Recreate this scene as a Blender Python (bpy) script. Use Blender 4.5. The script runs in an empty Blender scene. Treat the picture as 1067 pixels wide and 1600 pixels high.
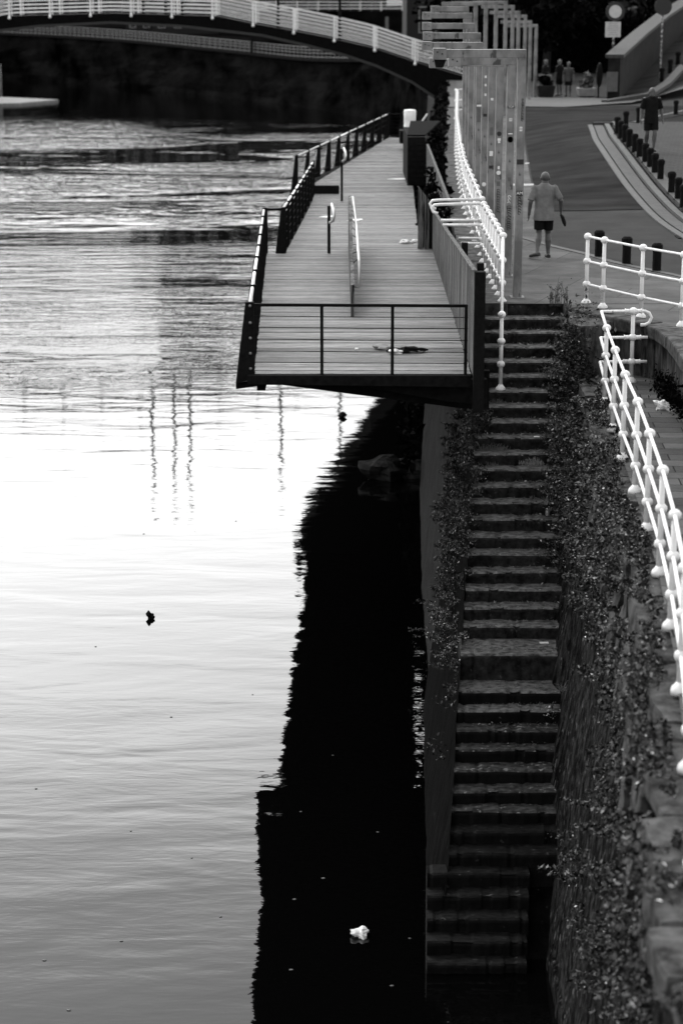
import bpy, bmesh, math, random
import numpy as np
from mathutils import Vector, Matrix, noise
random.seed(7); rng = np.random.default_rng(7)
D = bpy.data; SC = bpy.context.scene
R = math.radians

# ------------------------------------------------------------------ camera
CAM_H = 5.3; FPX = 3300.0; TH = math.atan(825 / 3300)
cd = D.cameras.new('camera'); cam = D.objects.new('camera', cd); SC.collection.objects.link(cam)
cam.location = (0, 0, CAM_H); cam.rotation_euler = (math.pi / 2 - TH, 0, 0)
cd.sensor_fit = 'VERTICAL'; cd.sensor_height = 36; cd.lens = FPX / 1600 * 36
cd.clip_start = 0.5; cd.clip_end = 5000
cd.dof.use_dof = True; cd.dof.focus_distance = 34.5; cd.dof.aperture_fstop = 1.5
SC.camera = cam
# ------------------------------------------------------------------ sky and sun
SKY_K, BASE_K, GLOW_K = 0.6, 7.5, 22.5      # clear sky, even cloud veil, bright break
SUN_EL, SUN_AZ = 52.0, -35.0        # degrees; azimuth measured from +Y (down the river), negative = to the left
w = D.worlds.new('World'); SC.world = w; w.use_nodes = True
nt = w.node_tree; nt.nodes.clear()
sky = nt.nodes.new('ShaderNodeTexSky'); sky.sky_type = 'NISHITA'; sky.sun_disc = False
sky.sun_elevation = R(SUN_EL); sky.sun_rotation = R(SUN_AZ); sky.dust_density = 9.0; sky.air_density = 1.0; sky.ozone_density = 1.0
bw = nt.nodes.new('ShaderNodeRGBToBW'); bg = nt.nodes.new('ShaderNodeBackground'); out = nt.nodes.new('ShaderNodeOutputWorld')
# thin bright overcast in front of the clear sky: even veil, brighter in a break of the clouds low over the river ahead
def wn(t, **k):
    x = nt.nodes.new(t)
    for a, b in k.items(): setattr(x, a, b)
    return x
def wm_(op, a, b=0.0):
    x = wn('ShaderNodeMath', operation=op)
    for i, q in enumerate((a, b)):
        if isinstance(q, (int, float)): x.inputs[i].default_value = q
        else: nt.links.new(q, x.inputs[i])
    return x.outputs[0]
wtc = wn('ShaderNodeTexCoord'); wsp = wn('ShaderNodeSeparateXYZ'); nt.links.new(wtc.outputs['Generated'], wsp.inputs[0])
ramp = wn('ShaderNodeFloatCurve'); cv = ramp.mapping.curves[0]
VEIL = [(0.0, 0.20), (0.10, 0.15), (0.165, 0.24), (0.20, 0.62), (0.25, 0.92), (0.28, 0.95), (0.35, 0.74), (0.40, 0.40), (0.46, 0.14), (0.6, 0.08), (1.0, 0.05)]
cv.points[0].location = VEIL[0]; cv.points[1].location = VEIL[-1]
for q in VEIL[1:-1]: cv.points.new(*q)
ramp.mapping.update(); nt.links.new(wsp.outputs[2], ramp.inputs['Value'])
az = wn('ShaderNodeMapRange', interpolation_type='SMOOTHSTEP'); nt.links.new(wsp.outputs[1], az.inputs[0])
for i, q in enumerate((-0.1, 0.9, 0.12, 1.0)): az.inputs[i + 1].default_value = q
wmp = wn('ShaderNodeMapping'); wmp.inputs['Scale'].default_value = (1.2, 1.2, 4); nt.links.new(wtc.outputs['Generated'], wmp.inputs[0])
wns = wn('ShaderNodeTexNoise'); wns.inputs['Scale'].default_value = 2.2; wns.inputs['Detail'].default_value = 5; nt.links.new(wmp.outputs[0], wns.inputs['Vector'])
cl = wn('ShaderNodeMapRange'); nt.links.new(wns.outputs['Fac'], cl.inputs[0])
for i, q in enumerate((0.3, 0.7, 0.8, 1.2)): cl.inputs[i + 1].default_value = q
veil = wm_('MULTIPLY', wm_('MULTIPLY', ramp.outputs[0], az.outputs[0]), cl.outputs[0])
nt.links.new(sky.outputs[0], bw.inputs[0])
tot = wm_('ADD', wm_('ADD', wm_('MULTIPLY', bw.outputs[0], SKY_K), BASE_K), wm_('MULTIPLY', veil, GLOW_K))
nt.links.new(tot, bg.inputs['Color']); nt.links.new(bg.outputs[0], out.inputs[0])
bg.inputs['Strength'].default_value = 0.15
sd = D.lights.new('sun', 'SUN'); sun = D.objects.new('sun', sd); SC.collection.objects.link(sun)
sd.energy = 1.0; sd.angle = R(14); sd.color = (1, 1, 1)
dirv = Vector((math.sin(R(SUN_AZ)) * math.cos(R(SUN_EL)), math.cos(R(SUN_AZ)) * math.cos(R(SUN_EL)), math.sin(R(SUN_EL))))
sun.rotation_euler = dirv.to_track_quat('Z', 'Y').to_euler(); sun.location = (0, 0, 60)
SC.view_settings.view_transform = 'Standard'; SC.view_settings.look = 'None'
SC.view_settings.gamma = 1; SC.view_settings.exposure = 0.0
SC.cycles.max_bounces = 6; SC.cycles.diffuse_bounces = 3; SC.cycles.glossy_bounces = 4

# ------------------------------------------------------------------ measuring helpers (surveyed ray directions -> world places)
cT, sT = math.cos(TH), math.sin(TH)
def ray(px, py):
    a = (px - 533.5) / FPX; b = (800 - py) / FPX
    return (a, cT + b * sT, -sT + b * cT)
def at(px, py, z):
    r = ray(px, py); t = (z - CAM_H) / r[2]
    return Vector((r[0] * t, r[1] * t, z))
def atY(px, py, Y):
    r = ray(px, py); t = Y / r[1]
    return Vector((r[0] * t, Y, CAM_H + r[2] * t))
def ss(t):
    t = max(0.0, min(1.0, t)); return t * t * (3 - 2 * t)
def lerp(a, b, t): return a + (b - a) * t
def interp(x, tab):
    if x <= tab[0][0]: return tab[0][1]
    for (a, u), (b, v) in zip(tab, tab[1:]):
        if x <= b: return u + (v - u) * (x - a) / (b - a)
    return tab[-1][1]
def gz(X, Y):
    return 0.5 * ss((Y - 46) / 22) * ss((X - 5) / 4) * (1 - ss((Y - 76) / 16))
def G(px, py, dz=0.0):
    z = 0
    for _ in range(12):
        p = at(px, py, z + dz); z = gz(p.x, p.y)
    return at(px, py, z + dz)
def dz_(Y): return -0.1 - 0.03 * max(0, min(Y - 30, 33))
def DK(px, py, dz=0.0):
    z = -0.1
    for _ in range(14):
        p = at(px, py, z + dz); z = dz_(p.y)
    return at(px, py, z + dz)

# ------------------------------------------------------------------ object helpers
def link(o, parent=None):
    SC.collection.objects.link(o)
    if parent is not None: o.parent = parent
    return o
def tag(o, label=None, cat=None, group=None, kind=None):
    if label: o['label'] = label
    if cat: o['category'] = cat
    if group: o['group'] = group
    if kind: o['kind'] = kind
    return o
def thing(name, label, cat, loc=(0, 0, 0), rz=0, group=None):
    o = D.objects.new(name, None); link(o); o.location = loc; o.rotation_euler.z = rz
    o.empty_display_size = 0.2
    return tag(o, label, cat, group)
class MB:
    def __init__(s): s.v = []; s.f = []; s.smooth = False
    def add(s, vs, fs):
        n = len(s.v); s.v += [tuple(v) for v in vs]; s.f += [tuple(i + n for i in f) for f in fs]; return s
    def box(s, x0, x1, y0, y1, z0, z1):
        return s.add([(x0, y0, z0), (x1, y0, z0), (x1, y1, z0), (x0, y1, z0), (x0, y0, z1), (x1, y0, z1), (x1, y1, z1), (x0, y1, z1)],
                     [(0, 3, 2, 1), (4, 5, 6, 7), (0, 1, 5, 4), (1, 2, 6, 5), (2, 3, 7, 6), (3, 0, 4, 7)])
    def bar(s, p0, p1, wd, ht, up=(0, 0, 1)):
        p0 = Vector(p0); p1 = Vector(p1); d = (p1 - p0).normalized(); up = Vector(up)
        sx = d.cross(up)
        if sx.length < 1e-4: sx = Vector((1, 0, 0))
        sx.normalize(); sy = sx.cross(d).normalized()
        vs = []
        for p in (p0, p1):
            for a, b in ((-1, -1), (1, -1), (1, 1), (-1, 1)): vs.append(p + sx * a * wd / 2 + sy * b * ht / 2)
        return s.add(vs, [(0, 1, 2, 3), (7, 6, 5, 4), (0, 4, 5, 1), (1, 5, 6, 2), (2, 6, 7, 3), (3, 7, 4, 0)])
    def tube(s, pts, rad, n=8, cap=True, sq=1.0):
        pts = [Vector(p) for p in pts]
        rad = rad if isinstance(rad, (list, tuple)) else [rad] * len(pts)
        vs = []; fs = []; prev = None
        for i, p in enumerate(pts):
            d = (pts[min(i + 1, len(pts) - 1)] - pts[max(i - 1, 0)]).normalized()
            ref = Vector((0, 0, 1)) if abs(d.z) < 0.95 else Vector((0, 1, 0))
            if prev is None: a = d.cross(ref).normalized()
            else:
                a = prev - d * prev.dot(d)
                if a.length < 1e-5: a = d.cross(ref)
                a.normalize()
            prev = a; b = d.cross(a)
            for k in range(n):
                t = 2 * math.pi * k / n; vs.append(p + a * math.cos(t) * rad[i] + b * math.sin(t) * rad[i] * sq)
        for i in range(len(pts) - 1):
            for k in range(n): fs.append((i * n + k, i * n + (k + 1) % n, (i + 1) * n + (k + 1) % n, (i + 1) * n + k))
        if cap:
            fs.append(tuple(range(n - 1, -1, -1))); m = (len(pts) - 1) * n; fs.append(tuple(m + k for k in range(n)))
        return s.add(vs, fs)
    def ball(s, c, r, n=12, m=8, sc=(1, 1, 1)):
        vs = []; fs = []; c = Vector(c)
        vs.append(c + Vector((0, 0, r * sc[2])))
        for j in range(1, m):
            ph = math.pi * j / m
            for k in range(n):
                t = 2 * math.pi * k / n
                vs.append(c + Vector((r * sc[0] * math.sin(ph) * math.cos(t), r * sc[1] * math.sin(ph) * math.sin(t), r * sc[2] * math.cos(ph))))
        vs.append(c + Vector((0, 0, -r * sc[2])))
        for k in range(n): fs.append((0, 1 + k, 1 + (k + 1) % n))
        for j in range(m - 2):
            for k in range(n): fs.append((1 + j * n + k, 1 + (j + 1) * n + k, 1 + (j + 1) * n + (k + 1) % n, 1 + j * n + (k + 1) % n))
        l = len(vs) - 1; b = 1 + (m - 2) * n
        for k in range(n): fs.append((b + k, l, b + (k + 1) % n))
        return s.add(vs, fs)
    def lathe(s, c, prof, n=14):
        vs = []; fs = []; c = Vector(c)
        for (r, z) in prof:
            for k in range(n):
                t = 2 * math.pi * k / n; vs.append(c + Vector((r * math.cos(t), r * math.sin(t), z)))
        for i in range(len(prof) - 1):
            for k in range(n): fs.append((i * n + k, i * n + (k + 1) % n, (i + 1) * n + (k + 1) % n, (i + 1) * n + k))
        fs.append(tuple(range(n - 1, -1, -1))); m = (len(prof) - 1) * n; fs.append(tuple(m + k for k in range(n)))
        return s.add(vs, fs)
    def prism(s, poly, d):
        n = len(poly); d = Vector(d); vs = [Vector(p) for p in poly] + [Vector(p) + d for p in poly]
        return s.add(vs, [tuple(range(n - 1, -1, -1)), tuple(range(n, 2 * n))] + [(i, (i + 1) % n, n + (i + 1) % n, n + i) for i in range(n)])
    def grid(s, rows):
        m = len(rows[0]); vs = [p for r in rows for p in r]; fs = []
        for i in range(len(rows) - 1):
            for k in range(m - 1): fs.append((i * m + k, i * m + k + 1, (i + 1) * m + k + 1, (i + 1) * m + k))
        return s.add(vs, fs)
    def build(s, name, mat, parent=None, smooth=None, bevel=0):
        me = D.meshes.new(name); me.from_pydata(s.v, [], s.f); me.update()
        bm = bmesh.new(); bm.from_mesh(me); bmesh.ops.recalc_face_normals(bm, faces=bm.faces); bm.to_mesh(me); bm.free()
        me.materials.append(mat); o = D.objects.new(name, me)
        if smooth if smooth is not None else s.smooth: me.shade_smooth()
        link(o, parent)
        if bevel:
            b = o.modifiers.new('bevel', 'BEVEL'); b.width = bevel; b.segments = 2; b.limit_method = 'ANGLE'
        return o

# ------------------------------------------------------------------ materials (all neutral greys: the photograph is monochrome)
def mat(name, v, v2=None, rough=0.75, scale=4.0, stretch=(1, 1, 1), bump=0.0, bscale=None, spec=0.4, detail=6, island=0.0, lo=0.35, hi=0.65, spots=None, metal=0.0):
    m = D.materials.new(name); m.use_nodes = True; n = m.node_tree.nodes; l = m.node_tree.links
    p = n['Principled BSDF']; p.inputs['Roughness'].default_value = rough; p.inputs['Specular IOR Level'].default_value = spec
    p.inputs['Metallic'].default_value = metal
    v2 = v if v2 is None else v2
    tc = n.new('ShaderNodeTexCoord'); mp = n.new('ShaderNodeMapping'); mp.inputs['Scale'].default_value = stretch
    l.new(tc.outputs['Object'], mp.inputs[0])
    ns = n.new('ShaderNodeTexNoise'); ns.inputs['Scale'].default_value = scale; ns.inputs['Detail'].default_value = detail; ns.inputs['Roughness'].default_value = 0.62
    l.new(mp.outputs[0], ns.inputs['Vector'])
    mr = n.new('ShaderNodeMapRange'); mr.inputs[1].default_value = lo; mr.inputs[2].default_value = hi
    mr.inputs[3].default_value = v; mr.inputs[4].default_value = v2
    l.new(ns.outputs['Fac'], mr.inputs[0]); col = mr.outputs[0]
    if island:
        g = n.new('ShaderNodeNewGeometry'); m2 = n.new('ShaderNodeMapRange'); m2.inputs[3].default_value = 1 - island; m2.inputs[4].default_value = 1 + island
        l.new(g.outputs['Random Per Island'], m2.inputs[0]); mu = n.new('ShaderNodeMath'); mu.operation = 'MULTIPLY'
        l.new(col, mu.inputs[0]); l.new(m2.outputs[0], mu.inputs[1]); col = mu.outputs[0]
    if spots:       # (scale, threshold, value)
        n2 = n.new('ShaderNodeTexNoise'); n2.inputs['Scale'].default_value = spots[0]; n2.inputs['Detail'].default_value = 5; l.new(mp.outputs[0], n2.inputs['Vector'])
        m3 = n.new('ShaderNodeMapRange'); m3.inputs[1].default_value = spots[1]; m3.inputs[2].default_value = spots[1] + 0.05; l.new(n2.outputs['Fac'], m3.inputs[0])
        mx = n.new('ShaderNodeMix'); mx.inputs[3].default_value = spots[2]; l.new(m3.outputs[0], mx.inputs[0]); l.new(col, mx.inputs[2]); mx.inputs[3].default_value = spots[2]; col = mx.outputs[0]
    l.new(col, p.inputs['Base Color'])
    if bump:
        nb = n.new('ShaderNodeTexNoise'); nb.inputs['Scale'].default_value = bscale or scale * 3; nb.inputs['Detail'].default_value = 5; l.new(mp.outputs[0], nb.inputs['Vector'])
        b = n.new('ShaderNodeBump'); b.inputs['Strength'].default_value = 1.0; b.inputs['Distance'].default_value = bump
        l.new(nb.outputs['Fac'], b.inputs['Height']); l.new(b.outputs[0], p.inputs['Normal'])
    return m
def brick_mat(name, c1, c2, mortar, bw_, bh, rough=0.85, ms=0.012, plane='XY', rot=0.0, bump=0.01, dirt=0.5, offset=0.5):
    m = D.materials.new(name); m.use_nodes = True; n = m.node_tree.nodes; l = m.node_tree.links
    p = n['Principled BSDF']; p.inputs['Roughness'].default_value = rough; p.inputs['Specular IOR Level'].default_value = 0.1
    tc = n.new('ShaderNodeTexCoord'); src = tc.outputs['Object']
    if plane == 'YZ':
        sp = n.new('ShaderNodeSeparateXYZ'); cb = n.new('ShaderNodeCombineXYZ'); l.new(src, sp.inputs[0])
        ad = n.new('ShaderNodeMath'); l.new(sp.outputs[1], ad.inputs[0]); l.new(sp.outputs[0], ad.inputs[1])
        l.new(ad.outputs[0], cb.inputs[0]); l.new(sp.outputs[2], cb.inputs[1]); src = cb.outputs[0]
    mp = n.new('ShaderNodeMapping'); mp.inputs['Rotation'].default_value = (0, 0, rot); l.new(src, mp.inputs[0])
    br = n.new('ShaderNodeTexBrick'); br.offset = offset; l.new(mp.outputs[0], br.inputs['Vector'])
    br.inputs['Scale'].default_value = 1.0; br.inputs['Brick Width'].default_value = bw_; br.inputs['Row Height'].default_value = bh
    br.inputs['Mortar Size'].default_value = ms; br.inputs['Mortar Smooth'].default_value = 0.3
    for k, v in (('Color1', c1), ('Color2', c2), ('Mortar', mortar)): br.inputs[k].default_value = (v, v, v, 1)
    ns = n.new('ShaderNodeTexNoise'); ns.inputs['Scale'].default_value = 1.3; ns.inputs['Detail'].default_value = 8; ns.inputs['Roughness'].default_value = 0.65; l.new(tc.outputs['Object'], ns.inputs['Vector'])
    mr = n.new('ShaderNodeMapRange'); mr.inputs[1].default_value = 0.3; mr.inputs[2].default_value = 0.7; mr.inputs[3].default_value = 1 - dirt; mr.inputs[4].default_value = 1 + dirt * 0.4
    l.new(ns.outputs['Fac'], mr.inputs[0]); mu = n.new('ShaderNodeVectorMath'); mu.operation = 'SCALE'
    l.new(br.outputs['Color'], mu.inputs[0]); l.new(mr.outputs[0], mu.inputs['Scale']); l.new(mu.outputs[0], p.inputs['Base Color'])
    b = n.new('ShaderNodeBump'); b.inputs['Distance'].default_value = bump; b.invert = True; l.new(br.outputs['Fac'], b.inputs['Height'])
    nb = n.new('ShaderNodeTexNoise'); nb.inputs['Scale'].default_value = 14; nb.inputs['Detail'].default_value = 5; l.new(tc.outputs['Object'], nb.inputs['Vector'])
    b2 = n.new('ShaderNodeBump'); b2.inputs['Distance'].default_value = bump * 1.2; l.new(nb.outputs['Fac'], b2.inputs['Height']); l.new(b.outputs[0], b2.inputs['Normal'])
    l.new(b2.outputs[0], p.inputs['Normal'])
    return m
def leaf_mat(name, lo, hi, rough=0.5, power=3.0, spec=.35):
    m = D.materials.new(name); m.use_nodes = True; n = m.node_tree.nodes; l = m.node_tree.links
    p = n['Principled BSDF']; p.inputs['Roughness'].default_value = rough; p.inputs['Specular IOR Level'].default_value = spec
    g = n.new('ShaderNodeNewGeometry'); pw = n.new('ShaderNodeMath'); pw.operation = 'POWER'; pw.inputs[1].default_value = power
    l.new(g.outputs['Random Per Island'], pw.inputs[0]); mr = n.new('ShaderNodeMapRange'); mr.inputs[3].default_value = lo; mr.inputs[4].default_value = hi
    l.new(pw.outputs[0], mr.inputs[0]); l.new(mr.outputs[0], p.inputs['Base Color'])
    return m

white = mat('white_rail_paint', 0.74, 0.60, rough=0.5, scale=9, spots=(22, 0.65, 0.22), bump=0.004, spec=.3)
white_far = mat('white_far_paint', 0.72, 0.6, rough=0.5)
black_iron = mat('black_iron', 0.004, 0.008, rough=0.85, scale=20, spec=0.05)
dark_steel = mat('dark_steel', 0.004, 0.009, rough=0.95, scale=12, spec=0.02)
bolt_steel = mat('bolt_steel', 0.12, 0.18, rough=0.4)
tube_steel = mat('brushed_tube', 0.60, 0.5, rough=0.28, scale=30, spec=0.6, metal=0.6)
grey_steel = mat('grey_frame_paint', 0.10, 0.20, rough=0.6, lo=.4, hi=.62, scale=3.2, stretch=(1, 1, 0.5), spec=0.3, spots=(6, 0.63, 0.045))
deck_wood = mat('deck_boards', 0.010, 0.21, rough=0.6, scale=3, stretch=(0.9, 30, 8), island=0.5, bump=0.003, bscale=8, spec=0.14, lo=0.36, hi=0.64, spots=(0.9, 0.60, 0.03))
screen_wood = mat('screen_boards', 0.010, 0.17, rough=0.85, scale=3, stretch=(9, 9, 0.5), island=0.5, spec=0.05, lo=.4, hi=.62)
step_stone = mat('shaded_riser_stone', 0.003, 0.022, rough=0.85, scale=8, stretch=(1, 1.6, 1), bump=0.012, bscale=24, spec=0.12, spots=(13, 0.66, 0.06), island=0.35)  # near-black riser tone: shade painted into the stone colour
tread_stone = mat('worn_lit_tread_stone', 0.02, 0.14, rough=0.8, lo=.36, hi=.66, scale=9, stretch=(1, 1.6, 1), bump=0.008, bscale=26, spec=0.1, spots=(16, 0.64, 0.2), island=0.4)  # worn stone; treads also painted paler, as if lit from above
low_tread = mat('low_lit_tread_stone', 0.001, 0.010, rough=0.75, scale=9, stretch=(1, 2.5, 1), bump=0.008, bscale=11, spec=0.08, spots=(8, 0.66, 0.06), island=0.4)  # lowest treads: darkest of the painted tread tones
mid_tread = mat('mid_lit_tread_stone', 0.006, 0.055, rough=0.75, lo=.38, hi=.66, scale=8, stretch=(1, 1.6, 1), bump=0.008, bscale=24, spec=0.12, spots=(12, 0.62, 0.16), island=0.3)  # middle treads: painted light, toned down between upper and lowest flights
low_stone = mat('low_shaded_riser_stone', 0.001, 0.004, rough=0.85, scale=4, bump=0.014, bscale=9, spec=0.15, spots=(7, 0.69, 0.05))  # lower risers: shade painted in as a still darker stone
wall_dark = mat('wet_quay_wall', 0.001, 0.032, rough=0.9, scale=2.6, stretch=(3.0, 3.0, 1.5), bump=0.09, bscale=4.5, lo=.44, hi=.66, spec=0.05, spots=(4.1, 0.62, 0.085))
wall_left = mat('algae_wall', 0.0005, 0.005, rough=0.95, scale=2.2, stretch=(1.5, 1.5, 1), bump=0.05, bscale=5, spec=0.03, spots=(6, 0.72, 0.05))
quay_block = brick_mat('quay_blocks', 0.010, 0.022, 0.004, 0.9, 0.42, plane='YZ', dirt=0.7, bump=0.03)
coping = mat('coping_stone', 0.005, 0.075, rough=0.9, scale=5, bump=0.012, bscale=9, spots=(4, 0.62, 0.05), spec=0.2)
stone_wall = mat('weathered_blocks', 0.005, 0.10, rough=0.9, scale=2.4, lo=.42, hi=.66, stretch=(2.4, 2.4, 0.6), bump=0.02, bscale=7, spec=0.2)
asphalt = mat('asphalt_light', 0.028, 0.044, rough=0.95, scale=1.1, lo=.3, hi=.7, bump=0.004, bscale=60, spec=0.03)
asphalt_dark = mat('asphalt_dark', 0.006, 0.024, rough=0.95, scale=0.6, stretch=(0.7, 1, 1), bump=0.004, bscale=50, spec=0.02)
flags = brick_mat('paving_flags', 0.062, 0.092, 0.032, 2.3, 1.2, rot=0.35, dirt=0.5, bump=0.003, ms=0.012)
flags2 = brick_mat('old_flagstones', 0.045, 0.10, 0.008, 0.75, 0.36, rot=0.05, dirt=0.4, bump=0.01, ms=0.01)
tiles = brick_mat('small_paving', 0.022, 0.034, 0.008, 0.4, 0.2, rot=0.5, dirt=0.3, bump=0.004, ms=0.02)
kerb_m = mat('kerb_granite', 0.022, 0.04, rough=0.8, scale=5, bump=0.005, spec=0.3)
kerb_pale = mat('kerb_pale', 0.032, 0.055, rough=0.8, scale=5)
paint = mat('road_paint', 0.30, 0.2, rough=0.7, scale=7)
concrete = mat('pale_concrete', 0.14, 0.22, rough=0.8, scale=2.5, bump=0.006)
far_wall = mat('far_quay_stone', 0.0005, 0.010, rough=1, scale=0.16, stretch=(1, 1, 1.6), bump=0.2, bscale=0.8, spec=0.0)
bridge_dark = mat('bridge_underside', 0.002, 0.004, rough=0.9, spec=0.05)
ramp_stone = mat('ramp_wall_stone', 0.006, 0.015, rough=0.9, scale=1.5, bump=0.02, spec=0.1)
bark = mat('bark', 0.02, 0.04, rough=0.95, scale=8, stretch=(1, 1, 0.3), bump=0.02, spec=0.1)
leaf_dark = leaf_mat('dark_leaves', 0.001, 0.006, rough=.9, power=2, spec=.03)
leaf_wall = leaf_mat('creeper_leaves', 0.003, 0.115, power=3.2)
leaf_grey = leaf_mat('dry_leaves', 0.03, 0.2, power=2.0)
flower = leaf_mat('small_white_flowers', 0.2, 0.85, power=1.2)
skin = mat('skin', 0.15, 0.2, rough=0.55, scale=9, spec=0.4)
skin_tan = mat('tanned_skin', 0.035, 0.07, rough=0.55, scale=9, spec=0.4)
hair_m = mat('cropped_hair', 0.07, 0.12, rough=0.8, scale=60)
shirt_grey = mat('grey_shirt', 0.10, 0.15, rough=0.9, scale=6, bump=0.01, bscale=7, spec=0.1)
cloth_black = mat('black_cloth', 0.004, 0.007, rough=0.95, scale=10, bump=0.008, bscale=9, spec=0.1)
shoe_m = mat('shoe', 0.008, 0.02, rough=0.6, scale=20)
sole_m = mat('sole', 0.18, 0.22, rough=0.7)
pale_plastic = mat('pale_plastic', 0.70, 0.55, rough=0.5, scale=9, bump=0.01)
black_ink = mat('black_ink', 0.012, rough=0.6)
mid_ink = mat('grey_ink', 0.07, 0.1, rough=0.6, scale=30)
can_m = mat('aluminium', 0.45, 0.3, rough=0.35, scale=20, metal=0.5)
facade = brick_mat('far_facade', 0.008, 0.015, 0.005, 3.0, 1.5, plane='YZ', dirt=0.3)
facade_dark = mat('far_facade_dark', 0.003, 0.006, rough=0.9, scale=0.3)
glass_dark = mat('dark_glass', 0.01, rough=0.15, spec=0.6)

# ------------------------------------------------------------------ water
WZ = -7.2
def water_mat():
    m = D.materials.new('river_water'); m.use_nodes = True; n = m.node_tree.nodes; l = m.node_tree.links
    p = n['Principled BSDF']; p.inputs['Base Color'].default_value = (0.001, 0.001, 0.001, 1); p.inputs['Roughness'].default_value = 0.02
    p.inputs['IOR'].default_value = 1.333; p.inputs['Specular IOR Level'].default_value = 0.5
    tc = n.new('ShaderNodeTexCoord'); sp = n.new('ShaderNodeSeparateXYZ'); l.new(tc.outputs['Object'], sp.inputs[0])
    def nz(scale, st, det=3, rg=0.5, dist=0.0, rot=0):
        mp = n.new('ShaderNodeMapping'); mp.inputs['Scale'].default_value = st; mp.inputs['Rotation'].default_value = (0, 0, rot); l.new(tc.outputs['Object'], mp.inputs[0])
        t = n.new('ShaderNodeTexNoise'); t.inputs['Scale'].default_value = scale; t.inputs['Detail'].default_value = det; t.inputs['Roughness'].default_value = rg
        t.inputs['Distortion'].default_value = dist; l.new(mp.outputs[0], t.inputs['Vector']); return t.outputs['Fac']
    def mth(op, a, b):
        x = n.new('ShaderNodeMath'); x.operation = op
        for i, q in enumerate((a, b)):
            if isinstance(q, (int, float)): x.inputs[i].default_value = q
            elif q is not None: l.new(q, x.inputs[i])
        return x.outputs[0]
    def rng_(src, a, b, c, d, smooth=True):
        x = n.new('ShaderNodeMapRange'); x.interpolation_type = 'SMOOTHSTEP' if smooth else 'LINEAR'
        for i, q in enumerate((a, b, c, d)): x.inputs[i + 1].default_value = q
        l.new(src, x.inputs[0]); return x.outputs[0]
    Y = sp.outputs[1]
    # wobble of the patch borders
    Yw = mth('ADD', Y, mth('MULTIPLY', mth('SUBTRACT', nz(0.05, (0.5, 1, 1), 4), 0.5), 26))
    # slow swell, everywhere
    swell = mth('MULTIPLY', nz(0.45, (0.55, 1.5, 1), 2, 0.45, 0.6, 0.25), SWELL)
    fine = mth('MULTIPLY', nz(2.6, (0.45, 1.2, 1), 3, 0.55, 0.3), FINE)
    # ripples in the middle reach and wind chop in the far reach
    mid = mth('MULTIPLY', rng_(Yw, 60, 88, 0.12, 1), rng_(Yw, 180, 212, 1, 0.02))
    streak = rng_(nz(0.16, (0.12, 1.0, 1), 4, 0.6, 0.4), 0.41, 0.60, 0.28, 1.0)
    streak2 = rng_(nz(0.055, (0.5, 1.25, 1), 5, 0.58, 0.9), 0.43, 0.54, 0.07, 1.0)
    far = mth('MULTIPLY', rng_(Yw, 106, 114, 0, 1), rng_(Yw, 178, 208, 1, 0.0))
    amp_mid = mth('MULTIPLY', mid, mth('MULTIPLY', mth('ADD', streak, mth('MULTIPLY', rng_(Yw, 100, 130, 0, -0.26), 1.0)), MID))
    amp_far = mth('MULTIPLY', far, mth('MULTIPLY', streak2, FAR))
    chop = mth('ADD', mth('MULTIPLY', nz(1.3, (0.4, 1.3, 1), 4, 0.6, 0.5), amp_mid), mth('MULTIPLY', nz(0.7, (0.5, 1.3, 1), 3, 0.55, 0.5), amp_far))
    h = mth('ADD', mth('ADD', swell, fine), chop)
    b = n.new('ShaderNodeBump'); b.inputs['Strength'].default_value = 1; b.inputs['Distance'].default_value = 1.0; l.new(h, b.inputs['Height']); l.new(b.outputs[0], p.inputs['Normal'])
    return m
SWELL, FINE, MID, FAR = 0.022, 0.0035, 0.040, 0.34
wm = water_mat()
o = MB().grid([[(x, y, WZ) for x in (-500, -60, 0, 60, 400)] for y in (-80, 0, 60, 200, 700)]).build('river_water', wm); tag(o, kind='structure')
o = MB().grid([[(x, y, -9.2) for x in (-1500, 0, 1500)] for y in (-200, 500, 2500)]).build('river_bed', mat('mud', 0.02)); tag(o, kind='structure')

# ------------------------------------------------------------------ plan lines
QUAY = [(35.84, 2.45), (43, 2.5), (52, 2.7), (70, 3.45), (86, 4.3), (110, 5.5), (130, 6.4), (160, 6.6)]       # Y -> X of quay edge
def XQ(Y): return interp(Y, QUAY)
def XL(Y): return 2.42 - 0.1036 * (35.84 - Y)           # left edge of the stairs
def XR(Y): return XL(Y) + 1.41
STEPS = [(35.84 - 0.3 * i, -0.195 * i) for i in range(0, 21)]
STEPS += [(29.11, -4.1), (28.62, -4.5), (28.36, -4.69), (28.08, -4.89), (27.83, -5.085), (27.54, -5.28), (27.26, -5.475), (27.01, -5.67), (26.77, -5.865), (26.48, -6.06), (26.24, -6.25),
          (25.97, -6.45), (25.70, -6.65), (25.42, -6.85), (25.2, -7.05), (24.9, -7.25), (24.6, -7.45)]
ZS = sorted([(y, z) for y, z in STEPS])
def zs(Y): return interp(Y, ZS)
RAILX = [(12, 2.3), (14.2, 2.55), (16.1, 2.8), (18.05, 3.04), (20.0, 3.25), (21.95, 3.42), (23.85, 3.55), (25.75, 3.67), (27.64, 3.76), (29.57, 3.87), (31.55, 3.99), (33.2, 4.11)]
def XT(Y): return interp(Y, RAILX) - 0.16               # top edge of the inner stair wall (under the near railing)
def XW(Y, z):                                           # inner (right) wall surface
    b = max(zs(Y), -7.4) if Y > 24.6 else -7.4
    if Y > 33.6: t = (z - b) / max(0.2, (0 - b)); return lerp(XR(Y) + 0.02, XR(Y) + 0.1, min(max(t, 0), 1))
    xb = XR(Y) if Y > 24.6 else XR(24.6) - 0.05 * (24.6 - Y)
    t = (z - b) / (-0.95 - b); return lerp(xb, XT(Y), min(max(t, -0.2), 1))
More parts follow.
